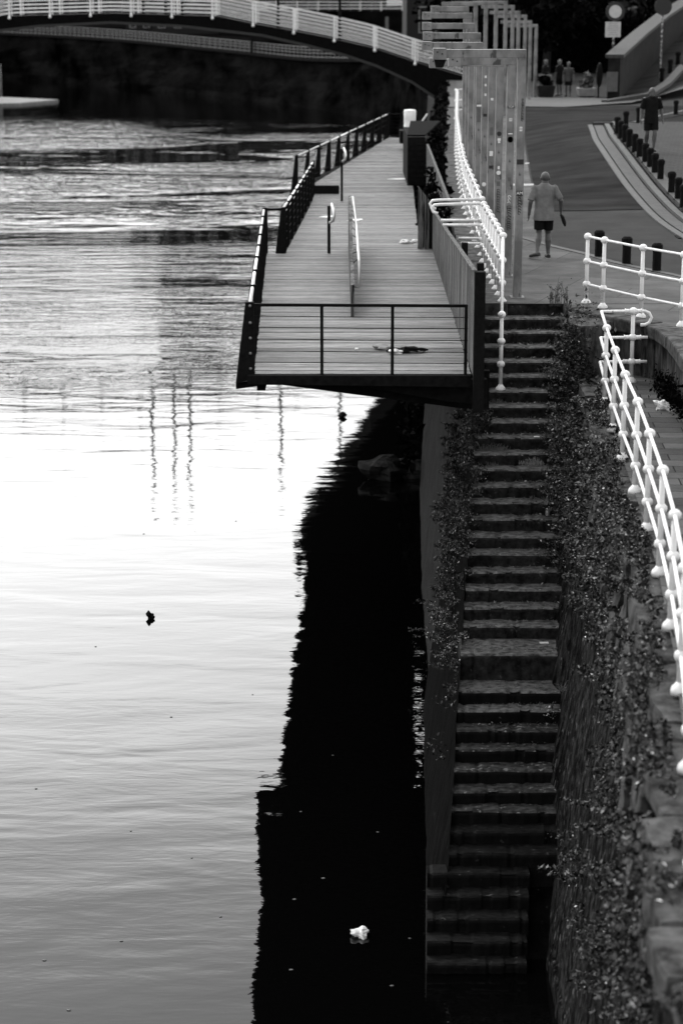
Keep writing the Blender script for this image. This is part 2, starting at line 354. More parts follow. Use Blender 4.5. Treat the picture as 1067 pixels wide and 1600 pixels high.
XF = [(20, 1.05), (25, 1.1), (27.6, 1.19), (32.65, 1.33), (39.6, 1.59), (50, 1.98), (62.8, 2.45)]
def XLW(Y, z):                                          # outer battered wall under the stairs
    top = zs(Y) if Y < 35.84 else 0; xt = XL(Y) if Y < 35.84 else XQ(Y)
    t = (z + 7.3) / max(0.05, top + 7.3); return lerp(interp(Y, XF), xt, min(max(t, 0), 1))

# ------------------------------------------------------------------ quay ground, walls
def strip(L, Rr, n=6, dz=0.0, zf=gz):
    rows = []
    for a, b in zip(L, Rr):
        row = []
        for k in range(n + 1):
            t = k / n; x = lerp(a[0], b[0], t); y = lerp(a[1], b[1], t); row.append((x, y, zf(x, y) + dz))
        rows.append(row)
    return MB().grid(rows)
Ys = [35.84, 38, 41, 43] + list(range(45, 97)) + [100, 106, 112, 120, 130, 145, 160]
L = [(XQ(y), y) for y in Ys]; cols = [0, 1, 2, 2.5] + [3 + .4 * k for k in range(26)] + [16, 22, 35, 80]
mb = MB().grid([[(max(x0, 0) + (c if x0 == x0 else 0), y, gz(x0 + c, y)) for c in cols] for x0, y in L])
tag(mb.build('street_ground', asphalt), kind='structure')
PW = [(-30, 4.9), (10, 4.8), (20, 4.85), (25, 4.92), (29, 5.02), (31, 5.1), (32.9, 5.12), (33.6, 4.92), (34.1, 4.6), (34.6, 4.3), (35.1, 4.0), (35.84, 3.86)]   # edge of the pavement above the walkway
mb = MB().grid([[(x, y, 0), (x + 3, y, 0), (x + 12, y, 0), (80, y, 0)] for y, x in PW])
tag(mb.build('pavement_near', flags), kind='structure')
# paving sheet from the stair head to the road kerb
kerb_px = [(786, 366), (805, 368), (822, 372), (868, 385), (919, 397), (968, 411), (1067, 432), (1180, 458)]
K = [G(x, y) for x, y in kerb_px]
Lp = [(XQ(k.y) + 0.0 if i == 0 else max(k.x, 2.5), 35.85) for i, k in enumerate(K)]
mb = strip([(2.46, 35.85), (3.0, 35.85), (3.87, 35.85), (4.6, 35.85), (5.2, 35.85), (5.9, 35.85), (7.4, 35.85), (9, 35.85)], [(k.x, k.y) for k in K], 6, 0.006)
tag(mb.build('pavement_flags', flags), kind='structure')
# pavement strip along the quay, beyond the stair head
mb = strip([(XQ(y) + 0.02, y) for y in Ys if y > 42], [(max(interp(y, [(44, 4.3), (60, 5.3), (97, 7.9), (160, 12)]), XQ(y) + 0.5), y) for y in Ys if y > 42], 3, 0.005)
tag(mb.build('pavement_quay', flags), kind='structure')
def ribbon(pts, wd, z0, z1, name, m, off=0.0, zf=gz, kind='structure'):
    mb = MB(); P = [Vector((p[0], p[1], 0)) for p in pts]; rows = []
    for i, p in enumerate(P):
        d = (P[min(i + 1, len(P) - 1)] - P[max(i - 1, 0)]).normalized(); nn = Vector((d.y, -d.x, 0))
        a = p + nn * off; b = p + nn * (off + wd); za = zf(a.x, a.y); zb = zf(b.x, b.y)
        rows.append([(a.x, a.y, za + z0), (a.x, a.y, za + z1), (b.x, b.y, zb + z1), (b.x, b.y, zb + z0)])
    o = mb.grid(rows).build(name, m); tag(o, kind=kind); return o
def spline(P, n=6):
    P = [Vector(p) for p in P]; out = []
    for i in range(len(P) - 1):
        p0 = P[max(i - 1, 0)]; p1 = P[i]; p2 = P[i + 1]; p3 = P[min(i + 2, len(P) - 1)]
        for k in range(n):
            t = k / n; out.append(0.5 * ((2 * p1) + (-p0 + p2) * t + (2 * p0 - 5 * p1 + 4 * p2 - p3) * t * t + (-p0 + 3 * p1 - 3 * p2 + p3) * t ** 3))
    out.append(P[-1]); return out
ribbon(spline(K), 0.16, 0.0, 0.02, 'kerb_near', kerb_pale)
# dark asphalt reach
Ld = [(interp(y, [(44, 4.35), (60, 5.35), (97, 7.95)]), y) for y in range(51, 97)]
mb = strip(Ld, [(22, y) for _, y in Ld], 40, 0.014); tag(mb.build('road_dark', asphalt_dark), kind='structure')
# island pavement to the right with its double kerb
kr = [(925, 196), (929, 206), (934, 219), (948, 240), (974, 278), (1000, 311), (1030, 342), (1067, 368), (1110, 392)]
KR = spline([G(x, y) for x, y in kr], 5)
mb = strip([(p.x + 0.9, p.y) for p in KR], [(22 if p.y > 60 else 20, p.y) for p in KR], 8, 0.12)
tag(mb.build('pavement_island', tiles), kind='structure')
for off, wd, z1, nm, m_ in ((0, 0.16, 0.035, 'kerb_line', kerb_pale), (-0.34, 0.30, 0.045, 'gutter_slab', kerb_m), (-0.56, 0.16, 0.10, 'kerb_low', kerb_pale), (-0.98, 0.30, 0.15, 'kerb_upper', kerb_m)):
    ribbon(KR, wd, -0.05, z1, nm, m_, off=off)
ribbon([(p.x + 0.4, p.y) for p in KR], 0.5, -0.05, 0.03, 'kerb_bed', asphalt_dark, off=-0.6)
# island back edge kerb
ribbon([G(925, 197), G(986, 192, 0.1), G(1030, 181, 0.1), G(1067, 173, 0.1), G(1120, 160, 0.1)], 0.2, 0, 0.14, 'kerb_back', kerb_m)
# far crossing band and kerb sweeping up the ramp
lo_ = [(700, 167), (820, 166), (880, 167), (938, 163), (985, 160), (1020, 152), (1067, 138), (1120, 118)]
up_ = [(700, 152), (820, 152), (880, 152), (930, 153), (985, 156), (1016, 147), (1050, 132), (1110, 108)]
zl = [0, 0, 0, 0, 0.05, 0.15, 0.4, 0.8]
mb = MB().grid([[at(a[0], a[1], z + 0.05), at(b[0], b[1], z + 0.05)] for a, b, z in zip(lo_, up_, zl)])
tag(mb.build('pavement_far', kerb_pale), kind='structure')
# ramp
WB = [(12.9, 100, 0.0), (15.4, 110, 0.85), (18, 120, 1.75), (21.8, 135, 2.85), (32, 170, 5)]
WTz = [1.97, 2.75, 3.5, 4.3, 6.5]
kr2 = [at(944, 160, 0.05), at(1016, 148, 0.3), at(1042, 131, 0.65), at(1067, 104, 1.3), at(1130, 50, 3.0)]
mb = MB().grid([[lerp(Vector(a), b, t) for t in (0, 0.33, 0.66, 1)] for a, b in zip(WB, kr2)]); tag(mb.build('ramp_pavement', asphalt_dark), kind='structure')
mb = MB()
for a, b in zip(kr2, kr2[1:]): mb.bar(a + Vector((0, 0, 0.02)), b + Vector((0, 0, 0.02)), 0.4, 0.16)
tag(mb.build('kerb_ramp', kerb_m), kind='structure')
rw = thing('ramp_wall', 'tall dark retaining wall with pale sloping coping rising beside the ramp', 'wall', (12.9, 100, 0))
def loc(p, o): return (p[0] - o[0], p[1] - o[1], p[2] - o[2])
b0 = (12.9, 100, 0); mb = MB(); mc = MB()
for i in range(4):
    a, b = WB[i], WB[i + 1]
    q = [(a[0], a[1], a[2] - 1), (b[0], b[1], b[2] - 1), (b[0], b[1], WTz[i + 1]), (a[0], a[1], WTz[i])]
    mb.prism([loc(p, b0) for p in q], (-0.55, 0.15, 0))
    mc.bar(loc((a[0] - 0.27, a[1] + 0.05, WTz[i] + 0.08), b0), loc((b[0] - 0.27, b[1] + 0.05, WTz[i + 1] + 0.08), b0), 0.85, 0.16)
mb.build('wall_body', ramp_stone, rw); mc.build('coping', kerb_m, rw)
MB().box(-0.62, -0.1, -0.1, -0.06, 0.45, 1.35).build('notice_panel', mat('panel_grey', 0.05, 0.07), rw)

# quay river wall (battered) with coping
qw = thing('quay_wall', 'dark stone river wall running from the stair head to the far footbridge', 'wall', (XQ(36), 36, 0))
b0 = (XQ(36), 36, 0)
rows = []
for y in np.arange(35.84, 161, 1.0):
    y = float(y); bat = interp(y, [(36, 0.9), (60, 0.7), (100, 0.4)])
    r_ = []
    for k in range(9):
        t = k / 8; z = lerp(-0.22, -7.6, t); x = XQ(y) - bat * t + 0.05 * noise.noise(Vector((y * 0.9, z * 1.3, 3)))
        r_.append(loc((x, y, z), b0))
    rows.append(r_)
MB().grid(rows).build('wall_face', quay_block, qw)
mb = MB(); y = 35.84
while y < 160:
    n_ = 1.0 + random.random() * 0.5; x0 = XQ(y) - 0.06 + random.uniform(-.03, .02)
    mb.bar(loc((x0 + 0.22, y + 0.01, -0.1), b0), loc((XQ(y + n_) + 0.16, y + n_ - 0.02, -0.1), b0), 0.5, 0.235 + random.uniform(-.02, .01)); y += n_
mb.build('coping', coping, qw, bevel=0.02)
# outer wall under the stairs
sw = thing('stair_wall', 'battered algae covered wall on the river side of the stone stairs', 'wall', (1.3, 30, WZ)); b0 = (1.3, 30, WZ)
rows = []
for y in np.linspace(26.0, 35.84, 41):
    y = float(y); r_ = []
    for k in range(13):
        t = k / 12; z = lerp(zs(y) - 0.03, -7.4, t); x = XLW(y, z) + 0.03 * noise.noise(Vector((y * 1.3, z * 1.3, 7)))
        r_.append(loc((x, y, z), b0))
    rows.append(r_)
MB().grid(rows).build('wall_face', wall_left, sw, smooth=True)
# inner wall, between stairs and walkway
iw = thing('inner_wall', 'tall dark streaked wall between the stone stairs and the upper walkway', 'wall', (3.3, 30, -4)); b0 = (3.3, 30, -4)
rows = []
for y in np.linspace(6, 33.6, 139):
    y = float(y); bt = (max(zs(y), -7.4) if y > 24.6 else -7.4) - 0.3; r_ = []
    for k in range(37):
        t = k / 36; z = lerp(-1.12, bt, t)
        x = XW(y, z) + 0.10 * noise.noise(Vector((y * 1.1, z * 0.35, 2))) + 0.05 * noise.noise(Vector((y * 4, z * 1.2, 5)))
        r_.append(loc((x, y, z), b0))
    rows.append(r_)
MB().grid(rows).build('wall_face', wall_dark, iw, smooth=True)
# rough coping stones and buttress stones under the near railing
def rock_block(x0, x1, y0, y1, z0, z1, seed, amp=.05, n=5):
    mb = MB(); bm = bmesh.new(); bmesh.ops.create_cube(bm, size=1); bmesh.ops.subdivide_edges(bm, edges=bm.edges, cuts=n, use_grid_fill=True)
    sx, sy, sz = x1 - x0, y1 - y0, z1 - z0; vs = []
    for v in bm.verts:
        c = v.co; rr_ = max(0, (abs(c.x) * 2) ** 8 + (abs(c.y) * 2) ** 8 + (abs(c.z) * 2) ** 8 - 1) * .035
        p = Vector((lerp(x0, x1, c.x + .5), lerp(y0, y1, c.y + .5), lerp(z0, z1, c.z + .5))) - Vector((c.x * sx, c.y * sy, c.z * sz)) * rr_
        nz_ = noise.noise_vector(p * 2.6 + Vector((seed, 0, 0))) * amp + noise.noise_vector(p * 9 + Vector((0, seed, 0))) * amp * .35; vs.append(p + nz_)
    mb.add(vs, [tuple(v.index for v in f.verts) for f in bm.faces]); bm.free(); return mb
y = 7.0; k_ = 0
while y < 33.3:
    n_ = 0.55 + random.random() * 0.6; x = XT(y + n_ / 2); d_ = random.uniform(-0.10, 0.08); h_ = random.uniform(0.2, 0.42); k_ += 1
    mb = rock_block(x - 0.08 + d_, x + 0.40, y + 0.015, y + n_ - 0.015, -0.885 - h_, -0.885 + random.uniform(-0.05, 0.0), k_ * 3.1, .035)
    mb.v = [loc(v, b0) for v in mb.v]; mb.build('coping_stone', coping, iw, smooth=False); y += n_
y = 13.0
while y < 33.0:
    n_ = random.uniform(.25, .6); h_ = random.uniform(.3, 1.3); x = XT(y); k_ += 1; zt_ = -1.0 - random.uniform(0, .35)
    if random.random() < .72:
        mb = rock_block(lerp(XW(y, zt_ - h_), XW(y, zt_), .5) - random.uniform(.06, .22), x + .25, y, y + n_, zt_ - h_, zt_, k_ * 1.7, .06)
        mb.v = [loc((v[0] + (XW(v[1], v[2]) - XW(y, zt_ - h_ / 2)), v[1], v[2]), b0) for v in mb.v]; mb.build('buttress_stone', coping, iw, smooth=False)
    y += n_ + random.uniform(.1, .9)
MB().box(-0.62, -0.02, -7.3, -4.9, -3.6, -2.85).build('ledge', wall_dark, iw, bevel=0.05)

# pavement retaining wall above the walkway
pw = thing('retaining_wall', 'curved weathered block wall between the pavement railing and the lower walkway', 'wall', (4.9, 33, -0.87)); b0 = (4.9, 33, -0.87)
PWs = [(y, x) for y, x in PW if y > 5]; mb = MB(); mc = MB(); P = spline([(x, y, 0) for y, x in PWs], 3)
for i in range(len(P) - 1):
    a, b = P[i], P[i + 1]; d = (b - a).normalized(); nn = Vector((-d.y, d.x, 0)) * -1
    lowz = -1.3 if (a.y + b.y) / 2 < 33.4 else -2.6
    e = d * 0.012
    q = [a + e, b - e, b - e + Vector((0, 0, lowz)), a + e + Vector((0, 0, lowz))]
    mb.prism([loc(p + Vector((0, 0, -0.16)), b0) for p in q], Vector((0.35, 0.05, 0)))
i = 0
while i < len(P) - 2:
    a, b = P[i], P[i + 2]; d = (b - a).normalized(); nrm = Vector((d.y, -d.x, 0)); o_ = random.uniform(-.03, .02)
    q = [a + d * 0.015 + nrm * (-0.1 + o_), b - d * 0.015 + nrm * (-0.1 + o_), b - d * 0.015 + nrm * 0.32, a + d * 0.015 + nrm * 0.32]
    mc.prism([loc(p + Vector((0, 0, -0.2)), b0) for p in q], (0, 0, 0.21 + random.uniform(-.01, .015))); i += 2
mb.build('wall_blocks', stone_wall, pw, bevel=0.02); mc.build('coping', coping, pw, bevel=0.03)
# fill at the corner between stairs and pavement wall
MB().prism([loc(p, b0) for p in ((3.68, 33.7, -2.4), (4.2, 33.75, -2.4), (4.45, 34.4, -2.4), (4.1, 34.9, -2.4), (3.9, 35.83, -2.4), (3.85, 35.83, -2.4))], (0, 0, 2.36)).build('corner_block', stone_wall, pw, bevel=0.04)
# walkway
WK = [(y, XT(y) + 0.16 if y < 33.3 else 3.8) for y in (5, 9, 13, 16, 19, 22, 25, 28, 31, 33, 34.3)]
mb = MB().grid([[(x, y, -0.87), (lerp(x, 5.3, 0.5), y, -0.87), (5.3, y, -0.87)] for y, x in WK]); tag(mb.build('walkway_path', flags2), kind='structure')

# ------------------------------------------------------------------ stairs
stt = thing('stone_stairs', 'long worn stone staircase descending from the quay to the dark water', 'stairs', (2.5, 30, -4)); b0 = (2.5, 30, -4)
for i in range(1, len(STEPS)):
    yf, z = STEPS[i]; yb = STEPS[i - 1][0] + 0.06
    wide = i >= 31
    xl = (XL(yf) if not wide else interp(yf, XF)) ; xr = XR(yf) + 0.25 if not wide else XR(yf) - 0.32
    if i == 21: yb = 29.9
    n_ = 34; mb = MB(); rows = []; sd_ = random.random() * 50; tl = random.uniform(-.008, .008); zb = z - (0.7 if i > 20 else 0.45)
    for k in range(n_ + 1):
        x = lerp(xl, xr, k / n_); e = 0.013 * noise.noise(Vector((x * 3, sd_, 0))) + 0.014 * noise.noise(Vector((x * 11, sd_, 4))); h = 0.006 * noise.noise(Vector((x * 2, sd_, 9))) + 0.005 * noise.noise(Vector((x * 14, sd_, 6))) + tl * (k / n_ - .5) * 2
        if abs(noise.noise(Vector((x * 6, sd_, 20)))) > 0.42: e += 0.03; h -= 0.016
        prof = [(yb, z + h), (yf + 0.10, z + h), (yf + 0.035, z + h - 0.004), (yf + 0.008 + e, z + h - 0.028), (yf + e, z + h - 0.06), (yf + 0.012 + e, z - 0.13), (yf + 0.02 + e, z - 0.19), (yf + 0.02, zb), (yb, zb)]
        rows.append([loc((x, a, b), b0) for a, b in prof])
    mb.grid(rows)
    m_ = len(rows[0]); mb.f.append(tuple(range(m_))); mb.f.append(tuple(n_ * m_ + q for q in range(m_ - 1, -1, -1)))
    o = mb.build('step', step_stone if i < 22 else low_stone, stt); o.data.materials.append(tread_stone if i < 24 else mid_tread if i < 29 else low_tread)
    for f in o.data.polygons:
        if f.normal.z > .35 and len(f.vertices) == 4: f.material_index = 1  # top faces get the lighter colour, so tread and riser contrast is painted
MB().box(XL(35.84) - b0[0] + .02, XR(35.84) - b0[0] + .1, 5.855, 6.1, 3.55, 3.995).build('step', step_stone, stt)
# solid body under the treads
mb = MB(); rows = []
for y in np.linspace(24.7, 35.84, 24):
    y = float(y); rows.append([loc((XL(y) + 0.1, y, zs(y) - 0.5), b0), loc((XR(y) + 0.2, y, zs(y) - 0.5), b0)])
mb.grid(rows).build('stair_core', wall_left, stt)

# ------------------------------------------------------------------ white ball railings
def rail_post(h, balls, nm='post', r=0.032, br=0.066, foot=True):
    mb = MB(); mb.smooth = True
    mb.tube([(0, 0, 0.02), (0, 0, h - 0.02)], [r * 1.08, r * 0.94], 10)
    for b in balls: mb.ball((0, 0, b), br, 14, 10, (1, 1, 0.92))
    if foot: mb.lathe((0, 0, 0), [(0.085, -0.03), (0.085, 0.01), (0.075, 0.035), (0.05, 0.06), (0.036, 0.085)], 14)
    return mb
def railing(label, pts, z_off, hs, name='ball_railing', group=None, balls=(0.33, 0.72, 1.14), closed=False, rr=0.021, post_parts=True, cat='railing'):
    # pts: list of Vector post feet; rails run through balls
    root = thing(name, label, cat, pts[0], group=group); base = pts[0]
    p0 = rail_post(balls[-1], balls).build('post', white, root); first = True
    for p in pts:
        if first: first = False; continue
        c = p0.copy(); link(c, root); c.location = p - base
    for b in balls:
        mb = MB(); mb.smooth = True
        mb.tube([p - base + Vector((0, 0, b)) for p in pts], rr, 8); mb.build('rail', white, root)
    return root
# left quay railing, near run (36.07 -> 41.4) with posts 0.78 m apart
ptsA = [Vector((2.75 + 0.003 * i, 36.07 + 0.76 * i, 0.0)) for i in range(8)]
ra = railing('short white ball railing on the quay edge between stair head and gangway gap', ptsA, 0, None, group='white ball railings')
# inclined stair piece: top ball of A to newel B
A = ptsA[0]; B = Vector((2.61, 34.2, -1.17)); Bt = 1.27
mb = rail_post(1.24, (0.42, 0.80, 1.24)); o = mb.build('post', white, ra, smooth=True); o.location = B - A
tag(o, 'newel post standing on the stairs at the foot of the sloping rails')
for ha, hb in ((1.14, 1.24), (0.72, 0.80), (0.33, 0.42)):
    mb = MB(); mb.tube([(0, 0, ha), tuple(B - A + Vector((0, 0, hb)))], 0.024, 8); mb.build('sloping_rail', white, ra, smooth=True)
# far run
ptsB = []; y = 42.37
while y < 87: ptsB.append(Vector((interp(y, [(42, 2.79), (52, 2.99), (60, 3.3), (70, 3.75), (86, 4.63)]), y, 0))); y += 1.3
rb = railing('long white ball railing curving along the quay beyond the gangway gap', ptsB, 0, None, group='white ball railings')
# short oblique end run at the far end
pe = [Vector((4.63, 87, 0)), Vector((5.2, 88.5, 0)), Vector((5.9, 90, 0))]
railing('short white railing stub turning inland at the far end of the quay rail', pe, 0, None, group='white ball railings')
# gangway side rails with hooked ends
for k, (yy, lab) in enumerate(((41.5, 'nearer white hooked gangway rail reaching from the quay to the timber deck'), (42.35, 'farther white hooked gangway rail reaching from the quay to the timber deck'))):
    g_ = thing('gangway_rail', lab, 'railing', (2.76, yy, 0), group='gangway rails')
    mb = MB(); mb.smooth = True; mb.tube([(0, 0, 1.14), (-0.85, 0, 1.12), (-0.95, 0, 1.11), (-1.0, -0.02, 1.05), (-0.97, -0.05, 0.98), (-0.88, -0.06, 0.95)], 0.03, 8); mb.build('hooked_rail', white, g_)
    for z, xx in ((0.72, -0.78), (0.36, -0.42)):
        mb = MB(); mb.tube([(0, 0, z), (xx, 0, z)], 0.028, 8); mb.build('rail', white, g_, smooth=True)
# pavement railing (right)
ptsR = [Vector((4.18, 35.95, 0.0)), Vector((4.40, 35.42, 0)), Vector((4.90, 34.37, 0)), Vector((5.42, 33.45, 0)), Vector((5.55, 32.0, 0)), Vector((5.5, 30.4, 0))]
railing('white three-bar ball railing on the pavement edge in front of the low black bollards', ptsR, 0, None, group='white ball railings')
# near walkway railing
ZK = -0.87
ptsN = [Vector((interp(y, RAILX), y, ZK)) for y in (31.55, 29.57, 27.64, 25.75, 23.85, 21.95, 20.0, 18.05, 16.1, 14.2)]
rn = railing('long white ball railing beside the walkway running down the right edge of the view', ptsN, 0, None, group='white ball railings')
N0 = ptsN[0]
corner = Vector((4.11, 33.2, ZK)) - N0; ret = Vector((4.62, 33.25, ZK)) - N0
for z in (1.14, 0.72, 0.33):
    mb = MB(); mb.smooth = True
    pts = [(0, 0, z), tuple(corner + Vector((0, 0, z))), tuple(ret + Vector((0, 0, z)))]
    if z > 1: pts += [tuple(ret + Vector(v)) for v in ((0.18, 0, 1.14), (0.25, 0, 1.11), (0.29, 0, 1.04), (0.26, 0, 0.96), (0.19, 0, 0.92), (0.12, 0, 0.92))]
    else: pts += [tuple(ret + Vector((0.24, 0, z)))]
    mb.tube(pts, 0.025, 8); mb.build('return_rail', white, rn)
mb = rail_post(1.14, (0.33, 0.72, 1.14))
for b in (0.33, 0.72, 1.14):
    for s in (-1, 1): mb.tube([(s * 0.05, 0, b), (s * 0.13, 0, b)], 0.034, 10); mb.tube([(s * 0.12, 0, b), (s * 0.135, 0, b)], 0.042, 10)
o = mb.build('post', white, rn, smooth=True); o.location = ret

# ------------------------------------------------------------------ timber deck
dk = thing('timber_deck', 'weathered timber boardwalk jutting over the river beside the quay', 'boardwalk', (0, 30, -0.1)); b0 = (0, 30, -0.1)
LE = [DK(398, 584), DK(417, 396), DK(446, 395), DK(492, 303), DK(466, 292), DK(607, 215)]
RE = [DK(737, 590), DK(676, 390), DK(657, 386), DK(646, 300), DK(636, 215)]
LEt = [(LE[0].y, LE[0].x), (LE[1].y, LE[1].x), (LE[1].y + .01, LE[2].x), (LE[3].y, LE[3].x), (LE[3].y + .01, LE[4].x), (LE[5].y, LE[5].x)]
REt = [(p.y, p.x) for p in RE]
DY0, DY1 = LE[0].y, LE[5].y
mb = MB(); y = DY0
while y < DY1:
    xl = interp(y + .06, LEt); xr = interp(y + .06, REt) ; z = dz_(y)
    if xr - xl > 0.1:
        h = random.uniform(-.006, .004)
        mb.box(xl + random.uniform(-.01, .01), xr + random.uniform(-.01, .01), y - 30, y - 30 + random.uniform(.112, .130), z + 0.1 - 0.035 + h, z + 0.1 + h)
    y += 0.14
mb.build('boards', deck_wood, dk)
mb = MB(); rows = []
yy = DY0 + .25
while yy < DY1 - 0.5:
    y2 = min(yy + 2.0, DY1); xl = interp(yy + .5, LEt) + 0.05; xr = interp(yy + .5, REt) - 0.05; z = dz_(yy) + 0.1
    mb.bar((xl + 0.05, yy - 30, z - 0.17), (xl + 0.05, y2 - 30, dz_(y2) + 0.1 - 0.17), 0.12, 0.24)
    mb.bar((xr - 0.05, yy - 30, z - 0.17), (xr - 0.05, y2 - 30, dz_(y2) + 0.1 - 0.17), 0.12, 0.24)
    mb.prism([(xl, yy - 30 + 0.3, z - 0.06), (xl, yy - 30 + .3, z - 0.22), (xr, yy - 30 + .3, z - 0.62), (max(xr, XQ(max(yy, 36)) - 0.3), yy - 30 + .3, z - 0.62), (max(xr, XQ(max(yy, 36)) - 0.3), yy - 30 + .3, z - 0.06)], (0, 0.14, 0)); yy += 2.0
# closed soffit
mb.build('joists', dark_steel, dk)
mb = MB().grid([[(interp(y, LEt) + 0.03, y - 30, dz_(y) + 0.1 - 0.06), (interp(y, REt), y - 30, dz_(y) + 0.1 - 0.06)] for y in [float(v) for v in np.linspace(DY0 + 0.02, DY1, 60)]])
mb.build('soffit', dark_steel, dk)
xl, xr = LE[0].x - 0.1, RE[0].x
mb = MB().prism([(xl, DY0 - 30 - 0.16, 0.0), (xr, DY0 - 30 - 0.16, 0.0), (xr, DY0 - 30 - 0.16, -0.17), (xl, DY0 - 30 - 0.16, -0.13)], (0, 0.15, 0))
mb.prism([(xl + 1.0, DY0 - 30 + 0.2, -0.12), (xr + 0.25, DY0 - 30 + 0.2, -0.12), (xr + 0.25, DY0 - 30 + .2, -0.5), (xr - 0.3, DY0 - 30 + .2, -0.45)], (0, 0.15, 0))
mb.build('edge_beam', dark_steel, dk, bevel=0.01)

mb = MB()
for a, b in ((LE[0], LE[1]), (LE[2], LE[3]), (LE[4], LE[5])):
    for k in range(4):
        p = lerp(a, b, k / 4); q = lerp(a, b, (k + 1) / 4); p = Vector(loc(p, b0)); q = Vector(loc(q, b0))
        mb.prism([p + Vector((0.06, 0.02, -.09)), q + Vector((0.06, 0, -.09)), q + Vector((-.30, 0, -.14)), p + Vector((-.27, 0.03, -.14))], (0, 0, -.09))
mb.build('outrigger_beam', dark_steel, dk)
ab = thing('raking_pier', 'black corbelled pier hidden beneath the middle of the boardwalk', 'pier', (0, 66, WZ)); b1 = (0, 66, WZ)
MB().prism([loc((x, 66, z), b1) for x, z in ((3.2, -7.5), (2.2, -7.3), (1.5, -6.5), (.95, -5.9), (.5, -5.2), (.1, -4.7), (-.3, -3.95), (-.75, -3.5), (-1.15, -2.75), (-1.35, -2.1), (-1.35, -1.35), (3.2, -1.35))], (0, 3.6, 0)).build('pier_body', bridge_dark, ab, bevel=.05)
# front barrier
fb = thing('wire_barrier', 'thin black wire barrier with three slim posts across the deck front edge', 'railing', (LE[0].x, DY0, -0.1))
Wd = RE[0].x - LE[0].x; ya = -0.06
for x, nm in ((0.96, 'post'), (1.96, 'post'), (Wd - 0.08, 'post')):
    MB().bar((x, ya, -0.05), (x, ya, 1.0), 0.045, 0.03, up=(0, 1, 0)).build('post', black_iron, fb)
MB().bar((0.0, ya, 1.0), (Wd - 0.06, ya, 0.985), 0.05, 0.04).build('top_rail', black_iron, fb)
for z in (0.17, 0.33, 0.5, 0.67, 0.83): MB().tube([(-0.02, ya, z + .01), (Wd * .5, ya, z - 0.004), (Wd - 0.05, ya, z - 0.01)], 0.006, 5).build('wire', black_iron, fb)

# left guard rails: blade posts + tube
def guard(label, p0, p1, n, lean=0.22, h=0.98, first_big=False, rails=(0.16, 0.33, 0.5, 0.67, 0.83), group='black blade-post guard rails', tube=True):
    g = thing('guard_rail', label, 'railing', p0, group=group); p0 = Vector(p0); p1 = Vector(p1); d = p1 - p0
    dn = Vector((d.x, d.y, 0)).normalized(); out = Vector((-dn.y, dn.x, 0)); th = dn * 0.05
    for i in range(n + 1):
        c = d * (i / n); big = first_big and i == 0
        wb, wt = (0.27, 0.13) if big else (0.24, 0.10)
        poly = [c + out * lean * 0.0 + Vector((0, 0, -0.06)), c + out * wb + Vector((0, 0, -0.12 if not big else -0.14)), c + out * (wt - 0.01) + Vector((0, 0, h + 0.05)), c + Vector((0, 0, h + 0.05))]
        mb = MB().prism([p - th * 0.5 for p in poly], th if not big else th * 1.4); mb.build('post', black_iron, g)
        if big:
            for z in (0.08, 0.30, 0.52, 0.74, 0.98): MB().ball(c + out * 0.055 + Vector((0, -0.03, z)), 0.022, 8, 6).build('bolt', bolt_steel, g, smooth=True)
    o_ = out * 0.06
    if tube: MB().tube([o_ + Vector((0, 0, h)), d + o_ + Vector((0, 0, h))], 0.027, 8).build('handrail', tube_steel, g, smooth=True)
    else: MB().bar(o_ + Vector((0, 0, h)), d + o_ + Vector((0, 0, h)), 0.05, 0.05).build('handrail', black_iron, g)
    for z in rails: MB().tube([o_ + Vector((0, 0, z)), d + o_ + Vector((0, 0, z))], 0.008, 5).build('wire', tube_steel if z > 0.8 and tube else black_iron, g)
    return g
guard('black blade-post guard rail with pale tube along the nearest left edge of the deck', LE[0], LE[1], 8, first_big=True)
guard('short black wired guard rail closing the step in the deck edge nearest the middle', (LE[1].x, LE[1].y + 0.03, LE[1].z), (LE[2].x, LE[2].y + 0.03, LE[2].z), 1, tube=False)
guard('middle black guard rail leaning along the inset left edge of the deck', LE[2], LE[3], 9)
guard('short black guard rail closing the second step of the deck edge', (LE[4].x - 0.05, LE[4].y - .3, LE[4].z), (LE[4].x + 0.35, LE[4].y - .3, LE[4].z), 1, tube=False)
guard('far black guard rail running diagonally toward the deck end', LE[4], LE[5], 10, rails=(0.1, 0.55, 0.75))
guard('black slatted end rail across the far end of the deck', (LE[5].x, LE[5].y + .2, LE[5].z), (RE[4].x + 0.3, RE[4].y + .2, RE[4].z), 2, tube=False, rails=(0.1, 0.25, 0.4, 0.55, 0.7, 0.85))
# hole / stair well on deck
hp = DK(511, 303); MB().box(-0.42, 0.38, -0.03, 0.03, -0.12, 0.26).build('hatch_board', black_iron, thing('deck_hatch', 'low black board across a gap in the deck beside the middle guard rail', 'hatch', hp))

